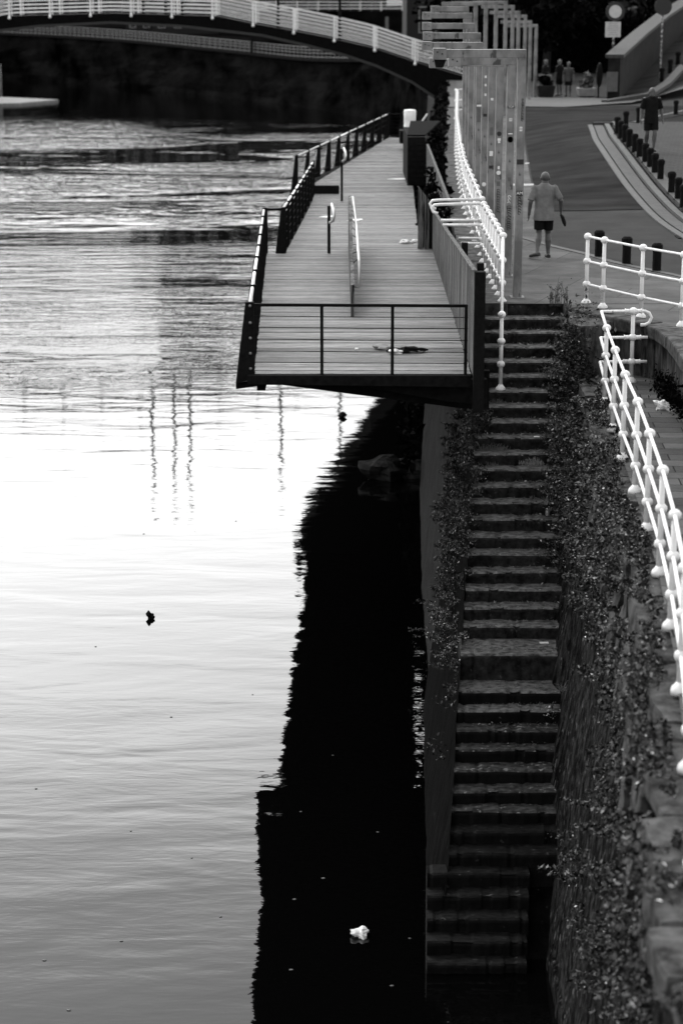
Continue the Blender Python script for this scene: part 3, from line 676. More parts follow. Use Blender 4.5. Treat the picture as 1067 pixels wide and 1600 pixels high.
# timber screens on the right of the deck
def screen(label, pts, group='timber screens'):
    # pts: [(x, y, zbot, ztop), ...]
    p0 = Vector(pts[0][:3]); g = thing('timber_screen', label, 'screen', p0, group=group); mb = MB()
    for a, b in zip(pts, pts[1:]):
        A_ = Vector(a[:3]); B_ = Vector(b[:3]); n = max(1, int((B_ - A_).length / 0.12)); d = (B_ - A_)
        for k in range(n):
            t0 = (k + 0.04) / n; t1 = (k + 0.96) / n; q0 = A_ + d * t0; q1 = A_ + d * t1; h0 = lerp(a[3], b[3], t0); h1 = lerp(a[3], b[3], t1)
            nn = Vector((d.y, -d.x, 0)).normalized() * 0.03
            mb.prism([q0 - p0, q1 - p0, Vector((q1.x, q1.y, h1)) - p0, Vector((q0.x, q0.y, h0)) - p0], nn)
    mb.build('boards', screen_wood, g)
    c = MB()
    for a, b in zip(pts, pts[1:]): c.bar(Vector((a[0], a[1], a[3] + 0.012)) - p0, Vector((b[0], b[1], b[3] + 0.012)) - p0, 0.07, 0.02)
    c.build('cap_rail', screen_wood, g)
    return g, p0
s0 = RE[0]; s1 = DK(675, 390)
t0 = atY(740, 425, s0.y).z; t1 = atY(676, 327, s1.y).z
g_, p0 = screen('tall weathered timber screen along the right side of the deck nearest the stairs', [(s0.x + 0.02, s0.y + .08, s0.z, t0), (lerp(s0.x, s1.x, .5), lerp(s0.y, s1.y, .5), lerp(s0.z, s1.z, .5), lerp(t0, t1, .5)), (s1.x, s1.y, s1.z, t1)])
MB().box(0.0, 0.15, -0.1, 0.06, -0.5, t0 - s0.z).build('end_post', black_iron, g_)
MB().box(0.10, 0.2, 1.0, 1.12, 0.2, t0 - s0.z - 0.02).build('back_post', black_iron, g_)
MB().box(0.10, 0.2, 5.0, 5.12, 0.2, t0 - s0.z - 0.2).build('back_post', black_iron, g_)
q0 = DK(652, 389); q1 = DK(672, 389)
g_, p0 = screen('narrow timber wing panel standing across the deck beyond the tall screen', [(q0.x, q0.y, q0.z, atY(652, 292, q0.y).z), (q1.x, q1.y, q1.z, atY(672, 318, q1.y).z)])
MB().box(0.27, 0.34, -.05, .05, 0, 1.0).build('end_post', black_iron, g_)
r0 = DK(666, 291); 
g_, p0 = screen('far timber screen sloping down behind the black cabinet', [(r0.x + .02, r0.y, r0.z, atY(666, 226, r0.y).z), (2.55, 50.5, dz_(50.5), atY(695, 313, 50.5).z)])
# dark cabinet
c0 = DK(636, 290); c1 = DK(664, 290); wc = c1.x - c0.x
cb = thing('black_cabinet', 'tall black slatted cabinet standing at the right edge of the deck', 'cabinet', c0); hc = atY(640, 214, c0.y).z - c0.z
MB().box(0, wc, 0, 5.0, 0, hc).build('cabinet_body', black_iron, cb, bevel=0.02)
mb = MB()
for k in range(8): mb.box(0.02, wc - 0.02, -0.02, 0.0, 0.08 + k * hc / 9, 0.08 + (k + .75) * hc / 9)
mb.build('slats', dark_steel, cb)
MB().prism([(0, 0.3, hc), (wc, 0.3, hc), (wc + 0.7, 5.0, hc + 0.16), (0.25, 5.0, hc + 0.16)], (0, 0, 0.05)).build('sloping_lid', dark_steel, cb)
# white mooring bollard behind
wb = Vector(at(640, 203, -0.35)); hb = atY(640, 171, wb.y).z - wb.z; sc_ = 0.42
b_ = thing('mooring_bollard', 'white cylindrical mooring bollard behind the black cabinet', 'bollard', wb)
rr = 9.2 / 3300 * wb.y
MB().lathe((0, 0, 0), [(rr * 1.1, 0), (rr * 1.1, 0.05), (rr, 0.08), (rr * 1.0, hb * .5), (rr * 1.03, hb * .93), (rr * .92, hb * .98), (rr * .5, hb)], 18).build('bollard_drum', white_far, b_, smooth=True)
MB().box(-rr * 1.7, rr * 1.3, -0.5, 0.5, -0.5, 0.0).build('plinth', black_iron, b_)
mp_ = thing('gangway_mast', 'pale slanting pipe rail beside the white mooring bollard', 'pipe', at(655, 203, -.2))
MB().tube([(0, 0, 0), (0.08, 0, 0.3), (0.3, 0, 0.62)], 0.03, 6).build('pipe', white_far, mp_); MB().box(-.15, .25, 0, .5, -0.35, .12).build('pipe_base', concrete, mp_)

# centre partition with handrail, and two other handrail posts
pa = DK(548, 495); pb = DK(544, 385); pt = atY(549, 440, pa.y)
cp = thing('deck_partition', 'low timber partition with bright handrail standing in the middle of the deck', 'partition', pa)
p0 = pa; mb = MB(); d = pb - pa; n = 46; topn = 0.42; topf = atY(543, 305, pb.y).z - pb.z
for k in range(n):
    t0_, t1_ = (k + .05) / n, (k + .95) / n; q0 = d * t0_; q1 = d * t1_; h0 = lerp(0.55, topf, min(1, t0_ * 1.6)); h1 = lerp(0.55, topf, min(1, t1_ * 1.6))
    mb.prism([q0, q1, q1 + Vector((0, 0, h1)), q0 + Vector((0, 0, h0))], (0.06, 0, 0))
mb.build('panel', screen_wood, cp)
h_a = DK(556, 440); mb = MB(); tA = d * 0.16 + Vector((0.16, 0, 0.75)); tB = d * 0.92 + Vector((0.10, 0, topf + 0.03))
MB().tube([d * 0.16 + Vector((0.06, 0, 0.28)), d * 0.16 + Vector((0.16, 0, 0.28)), tA, lerp(tA, tB, .5) + Vector((.01, 0, .02)), tB, tB + Vector((-.06, 0.3, -.05))], 0.024, 8).build('handrail', tube_steel, cp, smooth=True)
for k in range(9):
    t = 0.2 + 0.08 * k; q = d * t
    MB().tube([q + Vector((0.05, 0, lerp(0.55, topf, min(1, t * 1.6)) - 0.1)), q + Vector((0.14, 0, lerp(0.7, topf, min(1, t)) - 0.06))], 0.008, 5).build('bracket', black_iron, cp)
for (bx, by, tx, ty, lx, ly, lab) in ((514, 396, 514, 322, 518, 353, 'short steel post with looped handrail end left of the deck partition'), (534, 314, 537, 233, 539, 272, 'farther steel post with bright handrail end beyond the deck partition')):
    p = DK(bx, by); hh = atY(tx, ty, p.y).z - p.z; g_ = thing('handrail_post', lab, 'handrail', p, group='deck handrail posts')
    MB().bar((0, 0, 0), (0, 0, hh), 0.07, 0.05, up=(0, 1, 0)).build('post', dark_steel, g_)
    MB().tube([(0.06, 0.5, hh), (0.07, 0, hh), (0.10, -0.3, hh - 0.03), (0.12, -0.42, hh - 0.15), (0.10, -0.42, hh - 0.28), (0.02, -0.2, hh - 0.35)], 0.03, 8).build('handrail', tube_steel, g_, smooth=True)

# ------------------------------------------------------------------ steel frames
def text_part(txt, size, m, parent, locv, rot=(math.pi / 2, 0, 0), name='lettering', ext=0.001):
    cu = D.curves.new(name, 'FONT'); cu.body = txt; cu.size = size; cu.align_x = 'CENTER'; cu.align_y = 'CENTER'; cu.extrude = ext; cu.materials.append(m)
    o = D.objects.new(name, cu); SC.collection.objects.link(o); me = D.meshes.new_from_object(o.evaluated_get(bpy.context.evaluated_depsgraph_get())); D.objects.remove(o)
    me.materials.clear(); me.materials.append(m); o = D.objects.new(name, me); link(o, parent); o.location = locv; o.rotation_euler = rot; return o
def scribble(parent, m, x, z0, z1, wd, y, seed):
    r_ = random.Random(seed); mb = MB(); z = z1; pts = []
    while z > z0:
        a = r_.random()
        for k in range(5): t = k / 4 * 2 * math.pi * (0.8 if a > .3 else .45); pts.append((x + wd * 0.5 * math.cos(t) * r_.uniform(.6, 1), y, z - 0.02 + 0.028 * math.sin(t)))
        z -= r_.uniform(.035, .06)
    for a, b in zip(pts, pts[1:]): mb.bar(a, b, 0.002, 0.011, up=(0, 0, 1))
    mb.build('graffiti', m, parent)
wcol = 0.138
def frame(label, px, Y, top_py, left_px, zbase=0.0, near=True, boxend=False, group='grey steel frames', wc=wcol):
    top = atY(px, top_py, Y); base = atY(px, 400, Y); X = top.x; zt = top.z; Lx = atY(left_px, top_py, Y).x - X
    g = thing('steel_frame', label, 'steel frame', (X, Y, zbase), group=group); h = zt - zbase
    MB().box(-wc / 2, wc / 2, -0.11, 0.11, 0, h - wc - 0.002).build('column', grey_steel, g, bevel=0.006)
    MB().box(Lx, wc / 2, -0.11, 0.11, h - wc, h).build('beam', grey_steel, g, bevel=0.006)
    if near:
        MB().box(-wc / 2 - 0.05, wc / 2 + 0.05, -0.15, 0.15, 0.0, 0.02).build('base_plate', grey_steel, g)
        MB().box(Lx - 0.02, Lx + 0.2, -0.16, 0.14, h - wc - 0.03, h + 0.02).build('end_plate', grey_steel, g, bevel=0.006)
        if boxend: MB().prism([(Lx, -0.14, h - wc - 0.03), (Lx + 0.2, -0.14, h - wc - 0.03), (Lx + 0.15, -0.14, h - wc - 0.16), (Lx + 0.03, -0.14, h - wc - 0.16)], (0, 0.25, 0)).build('lamp_box', black_iron, g)
        mb = MB()
        for bx, bz in ((0.05, -0.04), (0.13, -0.07)): mb.ball((Lx + bx, -0.165, h + bz), 0.012, 8, 6)
        mb.build('bolts', black_iron, g)
        MB().box(-wc / 2 - 0.001, wc / 2 + 0.001, -0.112, -0.1, 0.98, 0.986).build('weld_seam', mid_ink, g)
    return g, h
near_frames = [(815, 36.6, 77, 678, 'nearest steel frame with a hanging lamp box and stickers on its column'), (798.5, 39.4, 89, 702, 'second steel frame just behind the nearest, with a round badge and scrawl'),
    (781, 41.5, 92, 672, 'third steel frame with the lowest beam and round stickers'), (769, 43.7, 84, 690, 'fourth steel frame, its beam hidden behind the front beams'), (758.5, 45.9, 80, 690, 'fifth steel frame crowded between the near columns'),
    (749, 48.0, 66, 660, 'sixth steel frame with beam just above the nearest one'), (746, 50.2, 51, 662, 'seventh steel frame with a pale skewed beam end'), (737.5, 52.5, 36, 661, 'eighth steel frame near the top of the stack of beams'),
    (733, 55.0, 20, 661, 'ninth steel frame seen above the eighth'), (728, 57.5, 10, 674, 'tenth steel frame, tallest beam of the near cluster')]
FR = []
for i, (px, Y, ty, lx, lab) in enumerate(near_frames):
    FR.append(frame(lab, px, Y, ty, lx, 0.0, True, i == 0))
far_frames = [(743, 76, 3, 690), (759, 80, 2, 705), (775, 84, 2, 722), (790, 88, 1, 740), (801, 92, 8, 752), (810, 95, 17, 765), (820.5, 98, 23, 778), (828.5, 101, 32, 782), (837.5, 104, 38, 787)]
ordw = ['first', 'second', 'third', 'fourth', 'fifth', 'sixth', 'seventh', 'eighth', 'last']
for i, (px, Y, ty, lx) in enumerate(far_frames):
    frame('%s slim frame of the far stepped row, counted from the tallest' % ordw[i] if i < 8 else 'lowest slim steel frame at the right end of the far stepped row', px, Y, ty, lx, gz(atY(px, ty, Y).x, Y), False, group='far stepped steel frames')
# stickers and scrawls on the near columns (front face is y = -0.11)
def sticker(i, py, hgt, wd, m, rnd=False, dx=0.0):
    g, h = FR[i]; Y = g.location.y; z = atY(800, py, Y - .11).z; x = dx
    if rnd: mb = MB(); mb.lathe((0, 0, 0), [(wd / 2, 0), (wd / 2, 0.003)], 14); o = mb.build('sticker', m, g); o.rotation_euler = (math.pi / 2, 0, 0); o.location = (x, -0.1105, z)
    else: o = MB().box(x - wd / 2, x + wd / 2, -0.1135, -0.1105, z - hgt / 2, z + hgt / 2).build('sticker', m, g)
    return z
sticker(0, 201.5, .075, .045, pale_plastic); z = sticker(0, 253, .085, .115, black_ink); z = sticker(0, 302, .085, .11, black_ink)
text_part('AM', .075, pale_plastic, FR[0][0], (0, -0.1145, z)); text_part('D', .05, black_ink, FR[0][0], (0, -0.1145, atY(0, 201.5, 36.49).z))
scribble(FR[0][0], black_ink, 0.0, atY(0, 333, 36.5).z, atY(0, 306, 36.5).z, .07, -0.1125, 3)
scribble(FR[0][0], black_ink, 0.02, atY(0, 187, 36.5).z, atY(0, 155, 36.5).z, .045, -0.1125, 4)
z = sticker(1, 167, .05, .13, black_ink); text_part('TOP', .055, pale_plastic, FR[1][0], (0, -0.1145, z)); z = sticker(1, 187, .055, .05, pale_plastic); text_part('8', .05, black_ink, FR[1][0], (0, -0.1145, z))
sticker(1, 209, .02, .08, pale_plastic); sticker(1, 218, .1, .11, black_ink, True); sticker(1, 218, .1, .075, grey_steel, False); sticker(1, 280, .07, .06, mid_ink)
scribble(FR[1][0], pale_plastic, 0.0, atY(0, 318, 39.3).z, atY(0, 306, 39.3).z, .07, -0.1125, 8); scribble(FR[1][0], black_ink, 0.0, atY(0, 357, 39.3).z, atY(0, 322, 39.3).z, .1, -0.1125, 5)
sticker(2, 209, .09, .09, black_ink, True); sticker(2, 218, .05, .06, pale_plastic); sticker(2, 222, .04, .04, pale_plastic); sticker(2, 262, .06, .04, pale_plastic); sticker(2, 270, .09, .085, pale_plastic, True); sticker(2, 287, .09, .07, mid_ink)
scribble(FR[2][0], black_ink, 0.0, atY(0, 332, 41.4).z, atY(0, 296, 41.4).z, .08, -0.1125, 6)
sticker(3, 155, .05, .05, pale_plastic); sticker(3, 240, .1, .07, pale_plastic); sticker(3, 205, .16, .07, mid_ink); sticker(3, 261, .06, .08, black_ink); sticker(4, 288, .09, .09, pale_plastic, True); sticker(4, 180, .06, .08, black_ink)
sticker(4, 120, .05, .04, pale_plastic); sticker(4, 133, .05, .04, pale_plastic); sticker(4, 148, .05, .04, pale_plastic); sticker(5, 165, .04, .1, pale_plastic); sticker(5, 180, .3, .08, mid_ink)

# ------------------------------------------------------------------ bollards
def bollard(name, label, p, h=0.54, r=0.085, group=None, src=None):
    g = thing(name, label, 'bollard', p, group=group)
    if src:
        for ch in src.children: c = ch.copy(); link(c, g)
        return g
    mb = MB(); mb.lathe((0, 0, 0), [(r, 0), (r * .98, h * .72)], 8); mb.build('shaft', black_iron, g)
    MB().lathe((0, 0, 0), [(r * 1.02, h * .72), (r * 1.22, h * .74), (r * 1.25, h * .93), (r * .8, h), (r * .2, h * 1.01)], 8).build('cap', black_iron, g)
    MB().box(-r * 1.35, r * 1.35, -r * 1.35, r * 1.35, 0, 0.015).build('foot_plate', black_iron, g)
    return g
P_ = [G(935, 402), G(978, 413), G(1025, 424)]
bz = bollard('iron_bollard', 'black bollard behind the white pavement railing, leftmost of three', P_[0], group='bollards behind the railing')
bollard('iron_bollard', 'black bollard behind the white pavement railing, middle one of three', P_[1], group='bollards behind the railing', src=bz)
bollard('iron_bollard', 'black bollard behind the white pavement railing, rightmost of three', P_[2], group='bollards behind the railing', src=bz)
row = [(963.5, 209), (969, 216), (975, 222), (982, 230), (990.5, 238), (998, 246), (1007, 254), (1014.5, 262), (1022, 271), (1031, 281), (1048, 302), (1058.5, 312), (1066.5, 324)]
ow = ['farthest', 'second', 'third', 'fourth', 'fifth', 'sixth', 'seventh', 'eighth', 'ninth', 'tenth', 'eleventh', 'twelfth', 'nearest']
for i, (a, b) in enumerate(row):
    bollard('iron_bollard', ('%s black bollard of the curved kerb row' % ow[i]) + ('' if i in (0, 12) else ', counting from the far end'), G(a, b, 0.12), group='bollards along the curved kerb', src=bz)
for (a, b), l_ in (((977, 199), 'black bollard standing just behind the far end of the kerb row'), ((997, 192), 'black bollard behind the shoulder of the man in black'), ((1055, 179), 'black bollard at the back kerb right of the man in black')):
    bollard('iron_bollard', l_, G(a, b, 0.12), group='bollards on the back kerb', src=bz)
for (a, b, z), l_ in (((1033, 128.5, .66), 'lowest black bollard at the foot of the ramp beside the sign post'), ((1046, 115, 1.0), 'middle black bollard climbing the ramp'), ((1058, 102.5, 1.25), 'upper black bollard climbing the ramp')):
    o = bollard('iron_bollard', l_, at(a, b, z), group='bollards up the ramp', src=bz); o.scale = (1.3, 1.3, 1.3)

# ------------------------------------------------------------------ signs
p = at(955, 153, 0); g = thing('road_sign', 'round white road sign with black rim above a lettered plate', 'road sign', p); q = lambda x, y: atY(x, y, p.y) - p
MB().tube([(0, 0, 0), (0, 0, q(955, 8).z)], 0.045, 8).build('pole', mat('pole_flaked', .03, .3, scale=14, lo=.5, hi=.55), g)
zc = q(957, 18).z; o = MB().lathe((0, 0, 0), [(0.45, 0), (0.45, 0.03)], 28).build('sign_rim', black_ink, g); o.rotation_euler = (math.pi / 2, 0, 0); o.location = (0.04, -0.05, zc)
o = MB().lathe((0, 0, 0), [(0.30, 0), (0.30, 0.012)], 28).build('sign_face', mat('sign_white', .42, .36), g); o.rotation_euler = (math.pi / 2, 0, 0); o.location = (0.04, -0.085, zc)
x0, x1 = q(945, 40).x, q(969, 40).x; z1, z0 = q(945, 34).z, q(945, 58).z
MB().box(x0, x1, -0.07, -0.05, z0, z1).build('plate', mat('plate_white', .40, .34, scale=6), g)
mb = MB()
for k, (u, v) in enumerate(((.2, .8), (.15, .85), (.1, .9), (.15, .85), (.25, .75), (.15, .85))):
    zz = lerp(z1, z0, .12 + .145 * k); mb.box(lerp(x0, x1, u), lerp(x0, x1, v), -0.074, -0.0705, zz - .012, zz + .012)
mb.build('lettering', mat('faded_ink', .16), g)
p = at(1030, 130, .6); g = thing('road_sign', 'dark round sign seen from behind on a sticker covered pole by the ramp', 'road sign', p); q = lambda x, y: atY(x, y, p.y) - p
MB().tube([(0, 0, -.3), (0.03, 0, q(1032, 5).z)], 0.045, 8).build('pole', mat('pole_flaked2', .02, .35, scale=16, lo=.5, hi=.55), g)
o = MB().lathe((0, 0, 0), [(0.42, 0), (0.42, 0.03)], 24).build('sign_face', black_ink, g); o.rotation_euler = (math.pi / 2, 0, 0); o.location = (0.03, -0.06, q(1032, 10).z)

# ------------------------------------------------------------------ people
def capsule(mb, a, b, ra, rb, n=10):
    mb.tube([a, b], [ra, rb], n); mb.ball(a, ra, n, 8); mb.ball(b, rb, n, 8)
def ellip_loft(mb, rings, n=18):   # rings: (x,y,z,rx,ry)
    vs = []; fs = []
    for (x, y, z, rx, ry) in rings:
        for k in range(n): t = 2 * math.pi * k / n; vs.append((x + rx * math.cos(t), y + ry * math.sin(t), z))
    for i in range(len(rings) - 1):
        for k in range(n): fs.append((i * n + k, i * n + (k + 1) % n, (i + 1) * n + (k + 1) % n, (i + 1) * n + k))
    fs.append(tuple(range(n - 1, -1, -1))); m = (len(rings) - 1) * n; fs.append(tuple(m + k for k in range(n))); mb.add(vs, fs)
def vox(o, s, sm=4):
    r_ = o.modifiers.new('remesh', 'REMESH'); r_.mode = 'VOXEL'; r_.voxel_size = s; r_.use_smooth_shade = True
    k = o.modifiers.new('smooth', 'SMOOTH'); k.factor = 0.5; k.iterations = sm
def person(label, loc_, rz, H=1.72, shirt=shirt_grey, shorts=cloth_black, sk=skin, pose=None, hold=None, hairm=hair_m, group=None, vs=0.009, socks=False, sleeve=True, bald=True, lod=1.0, build=1.0):
    """local frame: facing +Y, z up; joints given for 1.72 m figure"""
    J = dict(lh=(-.095, 0, .90), rh=(.095, 0, .90), lk=(-.10, .03, .48), rk=(.10, .03, .48), la=(-.10, -.02, .085), ra=(.10, -.02, .085),
             ls=(-.195, 0, 1.40), rs=(.195, 0, 1.40), le=(-.265, -.02, 1.12), re=(.265, -.02, 1.12), lw=(-.285, .05, .87), rw=(.285, .05, .87), ltoe=(-.13, .16, .03), rtoe=(.13, .16, .03), head=(0, .02, 1.60))
    if pose: J.update(pose)
    J = {k: Vector(v) for k, v in J.items()}; g = thing('person', label, 'person', loc_, rz, group); g.scale = (H / 1.72,) * 3; B_ = build
    mb = MB()
    ellip_loft(mb, [(0, 0, .86, .13 * B_, .10), (0, 0, .95, .165 * B_, .115), (0, 0, 1.08, .145 * B_, .105), (0, 0, 1.22, .165 * B_, .115), (0, 0, 1.34, .175 * B_, .11), (0, 0, 1.42, .13, .085), (0, .0, 1.47, .06, .06)])
    mb.tube([(0, 0, 1.40), lerp(Vector((0, 0, 1.40)), J['head'], .85)], [.078, .064], 12)
    h = J['head']; mb.ball(h + Vector((0, -.008, .03)), .098, 16, 12, (.87, 1.06, 1.02)); mb.ball(h + Vector((0, .014, -.035)), .08, 14, 10, (.9, 1.0, 1.1))
    mb.tube([h + Vector((0, .09, .02)), h + Vector((0, .118, -.022))], [.01, .017], 8); mb.ball(h + Vector((0, .092, -.055)), .022, 8, 6, (1.3, .7, .5)); mb.ball(h + Vector((0, .088, -.085)), .026, 8, 6)
    for s in (-1, 1): mb.ball(h + Vector((s * .089, -.005, -.005)), .03, 8, 8, (.42, .75, 1.1))
    for s, S, E_, W_ in ((-1, 'ls', 'le', 'lw'), (1, 'rs', 're', 'rw')):
        capsule(mb, J[S], J[E_], .054, .045); capsule(mb, J[E_], J[W_], .046, .030)
        d = (J[W_] - J[E_]).normalized(); fwd = Vector((0, 1, 0)) - d * d.y; fwd.normalize(); side = d.cross(fwd)
        pc = J[W_] + d * .05; mb.ball(pc, .045, 10, 8, (.55, .9, 1.0)); end = J[W_] + d * .088
        for f_ in range(4):
            o_ = fwd * (.027 - .018 * f_); L_ = (.062, .072, .068, .052)[f_]
            mb.tube([end + o_ * .9 - d * .02, end + o_ + d * L_ * .5, end + o_ + d * L_ * .85 - side * s * -.018], [.0095, .009, .0075], 6)
        mb.tube([J[W_] + d * .03 + fwd * .03, J[W_] + d * .062 + fwd * .052, J[W_] + d * .09 + fwd * .055], [.012, .011, .008], 6)
    for Hh, Kk, Aa, Tt in (('lh', 'lk', 'la', 'ltoe'), ('rh', 'rk', 'ra', 'rtoe')):
        capsule(mb, J[Hh] - Vector((0, 0, .03)), J[Kk], .085, .056); m_ = lerp(J[Kk], J[Aa], .33) + Vector((0, -.018, 0))
        mb.tube([J[Kk], m_, lerp(J[Kk], J[Aa], .75), J[Aa]], [.058, .065, .040, .036], 12); mb.ball(J[Kk], .056, 12, 8)
        capsule(mb, J[Aa] - Vector((0, .02, .02)), lerp(J[Aa], J[Tt], .7) - Vector((0, 0, .01)), .036, .032)
    body = mb.build('body', sk, g); vox(body, vs, 3)
    # shirt
    mb = MB()
    ellip_loft(mb, [(0, 0, .755, .196 * B_, .148), (0, 0, .84, .190 * B_, .146), (0, 0, 1.0, .172 * B_, .136), (0, 0, 1.15, .170 * B_, .134), (0, 0, 1.28, .180 * B_, .13), (0, 0, 1.37, .178 * B_, .115), (0, 0, 1.425, .15, .095), (0, 0, 1.462, .105, .08), (0, 0, 1.488, .072, .068)])
    for S, E_ in (('ls', 'le'), ('rs', 're')):
        e_ = lerp(J[S], J[E_], .90 if sleeve else .15); s0_ = J[S] + Vector((0, 0, -.025)); mb.tube([lerp(J[S], Vector((0, 0, 1.40)), .6) + Vector((0, 0, -.015)), s0_, lerp(s0_, e_, .5), e_], [.066, .070, .068, .072], 14)
        mb.ball(s0_, .070, 12, 8)
    o = mb.build('shirt', shirt, g); vox(o, vs, 3)
    # shorts
    mb = MB(); ellip_loft(mb, [(0, 0, .80, .165 * B_, .12), (0, 0, .95, .17 * B_, .122)])
    for Hh, Kk in (('lh', 'lk'), ('rh', 'rk')):
        e_ = lerp(J[Hh], J[Kk], .80); mb.tube([J[Hh] + Vector((0, 0, .04)), lerp(J[Hh], e_, .5), e_], [.10, .102, .098], 14)
    o = mb.build('shorts', shorts, g); vox(o, vs, 2)
    for Aa, Tt in (('la', 'ltoe'), ('ra', 'rtoe')):
        a, t = J[Aa], J[Tt]; d = (t - a); d.z = 0; dn = d.normalized(); tilt = Vector((0, 0, t.z - a.z + .055))
        heel = a - dn * .06 + Vector((0, 0, -.04)); toe = t + dn * .02
        mb = MB(); mb.tube([heel, lerp(heel, toe, .35) + Vector((0, 0, .01)), lerp(heel, toe, .75), toe], [.048, .054, .054, .036], 12, sq=.95); mb.tube([a + Vector((0, 0, .0)), a + Vector((0, 0, -.05))], [.04, .045], 10)
        o = mb.build('shoe', shoe_m, g); vox(o, .012, 2)
        mb = MB(); mb.bar(heel - dn * .035 + Vector((0, 0, -.04)), toe + dn * .02 + Vector((0, 0, -.03)), .085, .022); mb.build('sole', sole_m, o, bevel=.01)
    if not bald:
        mb = MB(); mb.ball(h + Vector((0, -.02, .05)), .103, 16, 12, (.9, 1.02, 1.0)); mb.ball(h + Vector((0, -.05, -.03)), .075, 12, 8, (1.0, .8, 1.3)); mb.build('hair', hairm, g, smooth=True)
    elif False:
        mb = MB(); mb.ball(h + Vector((0, -.012, .036)), .0935, 18, 14, (.87, 1.055, 1.055))
        vs_, fs_ = mb.v, mb.f; keep = [f for f in fs_ if sum(vs_[i][2] for i in f) / len(f) > h.z + .0 and sum(vs_[i][1] for i in f) / len(f) < h.y + .05]
        mb.f = keep; mb.build('hair', hairm, g, smooth=True)
    return g, J
p1 = G(848, 404); p1.z += 0.006
g, J = person('man in grey t-shirt and black shorts walking away up the pavement', p1, R(4), H=1.72, sk=skin_tan, build=1.12,
    pose=dict(le=(-.285, -.05, 1.12), lw=(-.30, .02, .87), re=(.315, -.07, 1.15), rw=(.34, .05, .93), rs=(.205, 0, 1.40), ls=(-.205, 0, 1.40), lk=(-.095, .02, .49), la=(-.155, -.20, .145), ltoe=(-.26, -.05, .05), rk=(.10, .10, .48), ra=(.105, .05, .075), rtoe=(.105, .22, .03), head=(.01, .04, 1.575)))
mb = MB(); mb.tube([(0, 0, 0), (.04, -.01, -.06), (.075, -.02, -.16), (.095, -.02, -.23)], [.04, .07, .075, .03], 10, sq=.5); o = mb.build('carried_cap', cloth_black); o.location = p1 + Vector((.335, .08, .86)); tag(o, 'dark cap dangling from the right hand of the man in grey', 'cap')
p2 = G(1015, 237, 0.12)
person('man dressed all in black walking toward the viewer behind the bollard row', p2, R(183), H=1.86, shirt=cloth_black, sk=skin_tan, build=1.05,
    pose=dict(head=(0, .03, 1.58), lk=(-.09, .10, .50), la=(-.07, .10, .09), ltoe=(-.08, .28, .03), rk=(.10, .02, .48), ra=(.10, -.12, .12), rtoe=(.11, .04, .035), lw=(-.30, .0, .88), rw=(.30, .06, .88)))
far_lab = [((887, 151), 'woman in pale top and dark shorts standing by the planters in the distance', pale_plastic, R(160), 1.62, -0.1), ((873, 150), 'distant figure in dark clothes left of the woman in the pale top', cloth_black, R(40), 1.7, -0.1), ((851, 150), 'distant figure in dark clothes behind the left planter', cloth_black, R(-60), 1.7, 0)]
for (a, lab, sm_, rz, hh, z) in far_lab:
    shp = mat('muted_shirt', .02, .035) if sm_ is pale_plastic else sm_
    person(lab, at(a[0], a[1], 0.05), rz, H=hh, shirt=shp, sk=skin_tan, vs=.016, group='distant passers-by', bald=False, sleeve=True)

# planters etc. far
def planter(label, px0, px1, py0, py1, m_, leaves=True):
    a = at(px0, py1, 0.05); b = at(px1, py1, 0.05); w_ = b.x - a.x; h = atY(px0, py0, a.y).z - a.z
    g = thing('planter', label, 'planter', a, group='far planters'); MB().prism([(0, 0, 0), (w_, 0, 0), (w_ + .1, -.0, h), (-.1, 0, h)], (0, 1.1, 0)).build('tub', m_, g, bevel=.04)
    return g, a, w_, h
def leaf_obj(name, mt, pts, size, parent=None, flat=0.0, seed=1):
    r_ = np.random.default_rng(seed); pts = np.asarray(pts, float); n = len(pts)
    a = r_.normal(size=(n, 3)); a /= np.linalg.norm(a, axis=1)[:, None]; b = r_.normal(size=(n, 3)); b -= (a * b).sum(1)[:, None] * a; b /= np.linalg.norm(b, axis=1)[:, None]
    s = (size * (.45 + 1.5 * r_.random(n) ** 2.2))[:, None]
    c = np.cross(a, b) * s * .22
    v = np.stack([pts - a * s, pts + b * s * .5 + c, pts + a * s, pts - b * s * .5 + c], 1).reshape(-1, 3)
    me = D.meshes.new(name); me.vertices.add(n * 4); me.vertices.foreach_set('co', v.ravel().astype('f4')); me.loops.add(n * 4); me.loops.foreach_set('vertex_index', np.arange(n * 4, dtype='i4'))
    me.polygons.add(n); me.polygons.foreach_set('loop_start', np.arange(0, n * 4, 4, dtype='i4')); me.polygons.foreach_set('loop_total', np.full(n, 4, 'i4')); me.update(calc_edges=True)
    me.materials.append(mt); o = D.objects.new(name, me); link(o, parent); return o
def blob_pts(n, c, r, seed, shell=.45, lumps=14):
    r_ = np.random.default_rng(seed); c = np.array(c, float); r = np.array(r, float)
    cen = r_.normal(size=(lumps, 3)); cen /= np.linalg.norm(cen, axis=1)[:, None]; cen *= r_.uniform(.25, .85, lumps)[:, None]
    k = r_.integers(0, lumps, n); d = r_.normal(size=(n, 3)); d /= np.linalg.norm(d, axis=1)[:, None]; rad = r_.uniform(shell, 1, n)[:, None] * r_.uniform(.28, .5, lumps)[k][:, None]
    return c + (cen[k] + d * rad) * r
for (lab, x0, x1, y0, y1, m_, sz) in (('low dark planter with a pale board on top, left of the distant people', 842, 864, 134, 152, ramp_stone, 1), ('pale stone planter with spiky plants, right of the distant people', 906, 929, 138, 151, concrete, 1)):
    g, a, w_, h = planter(lab, x0, x1, y0, y1, m_)
    leaf_obj('plant', leaf_grey if x0 > 900 else leaf_dark, blob_pts(500, (w_ / 2, .5, h + .25), (w_ * .5, .5, .4), x0), .10, g)
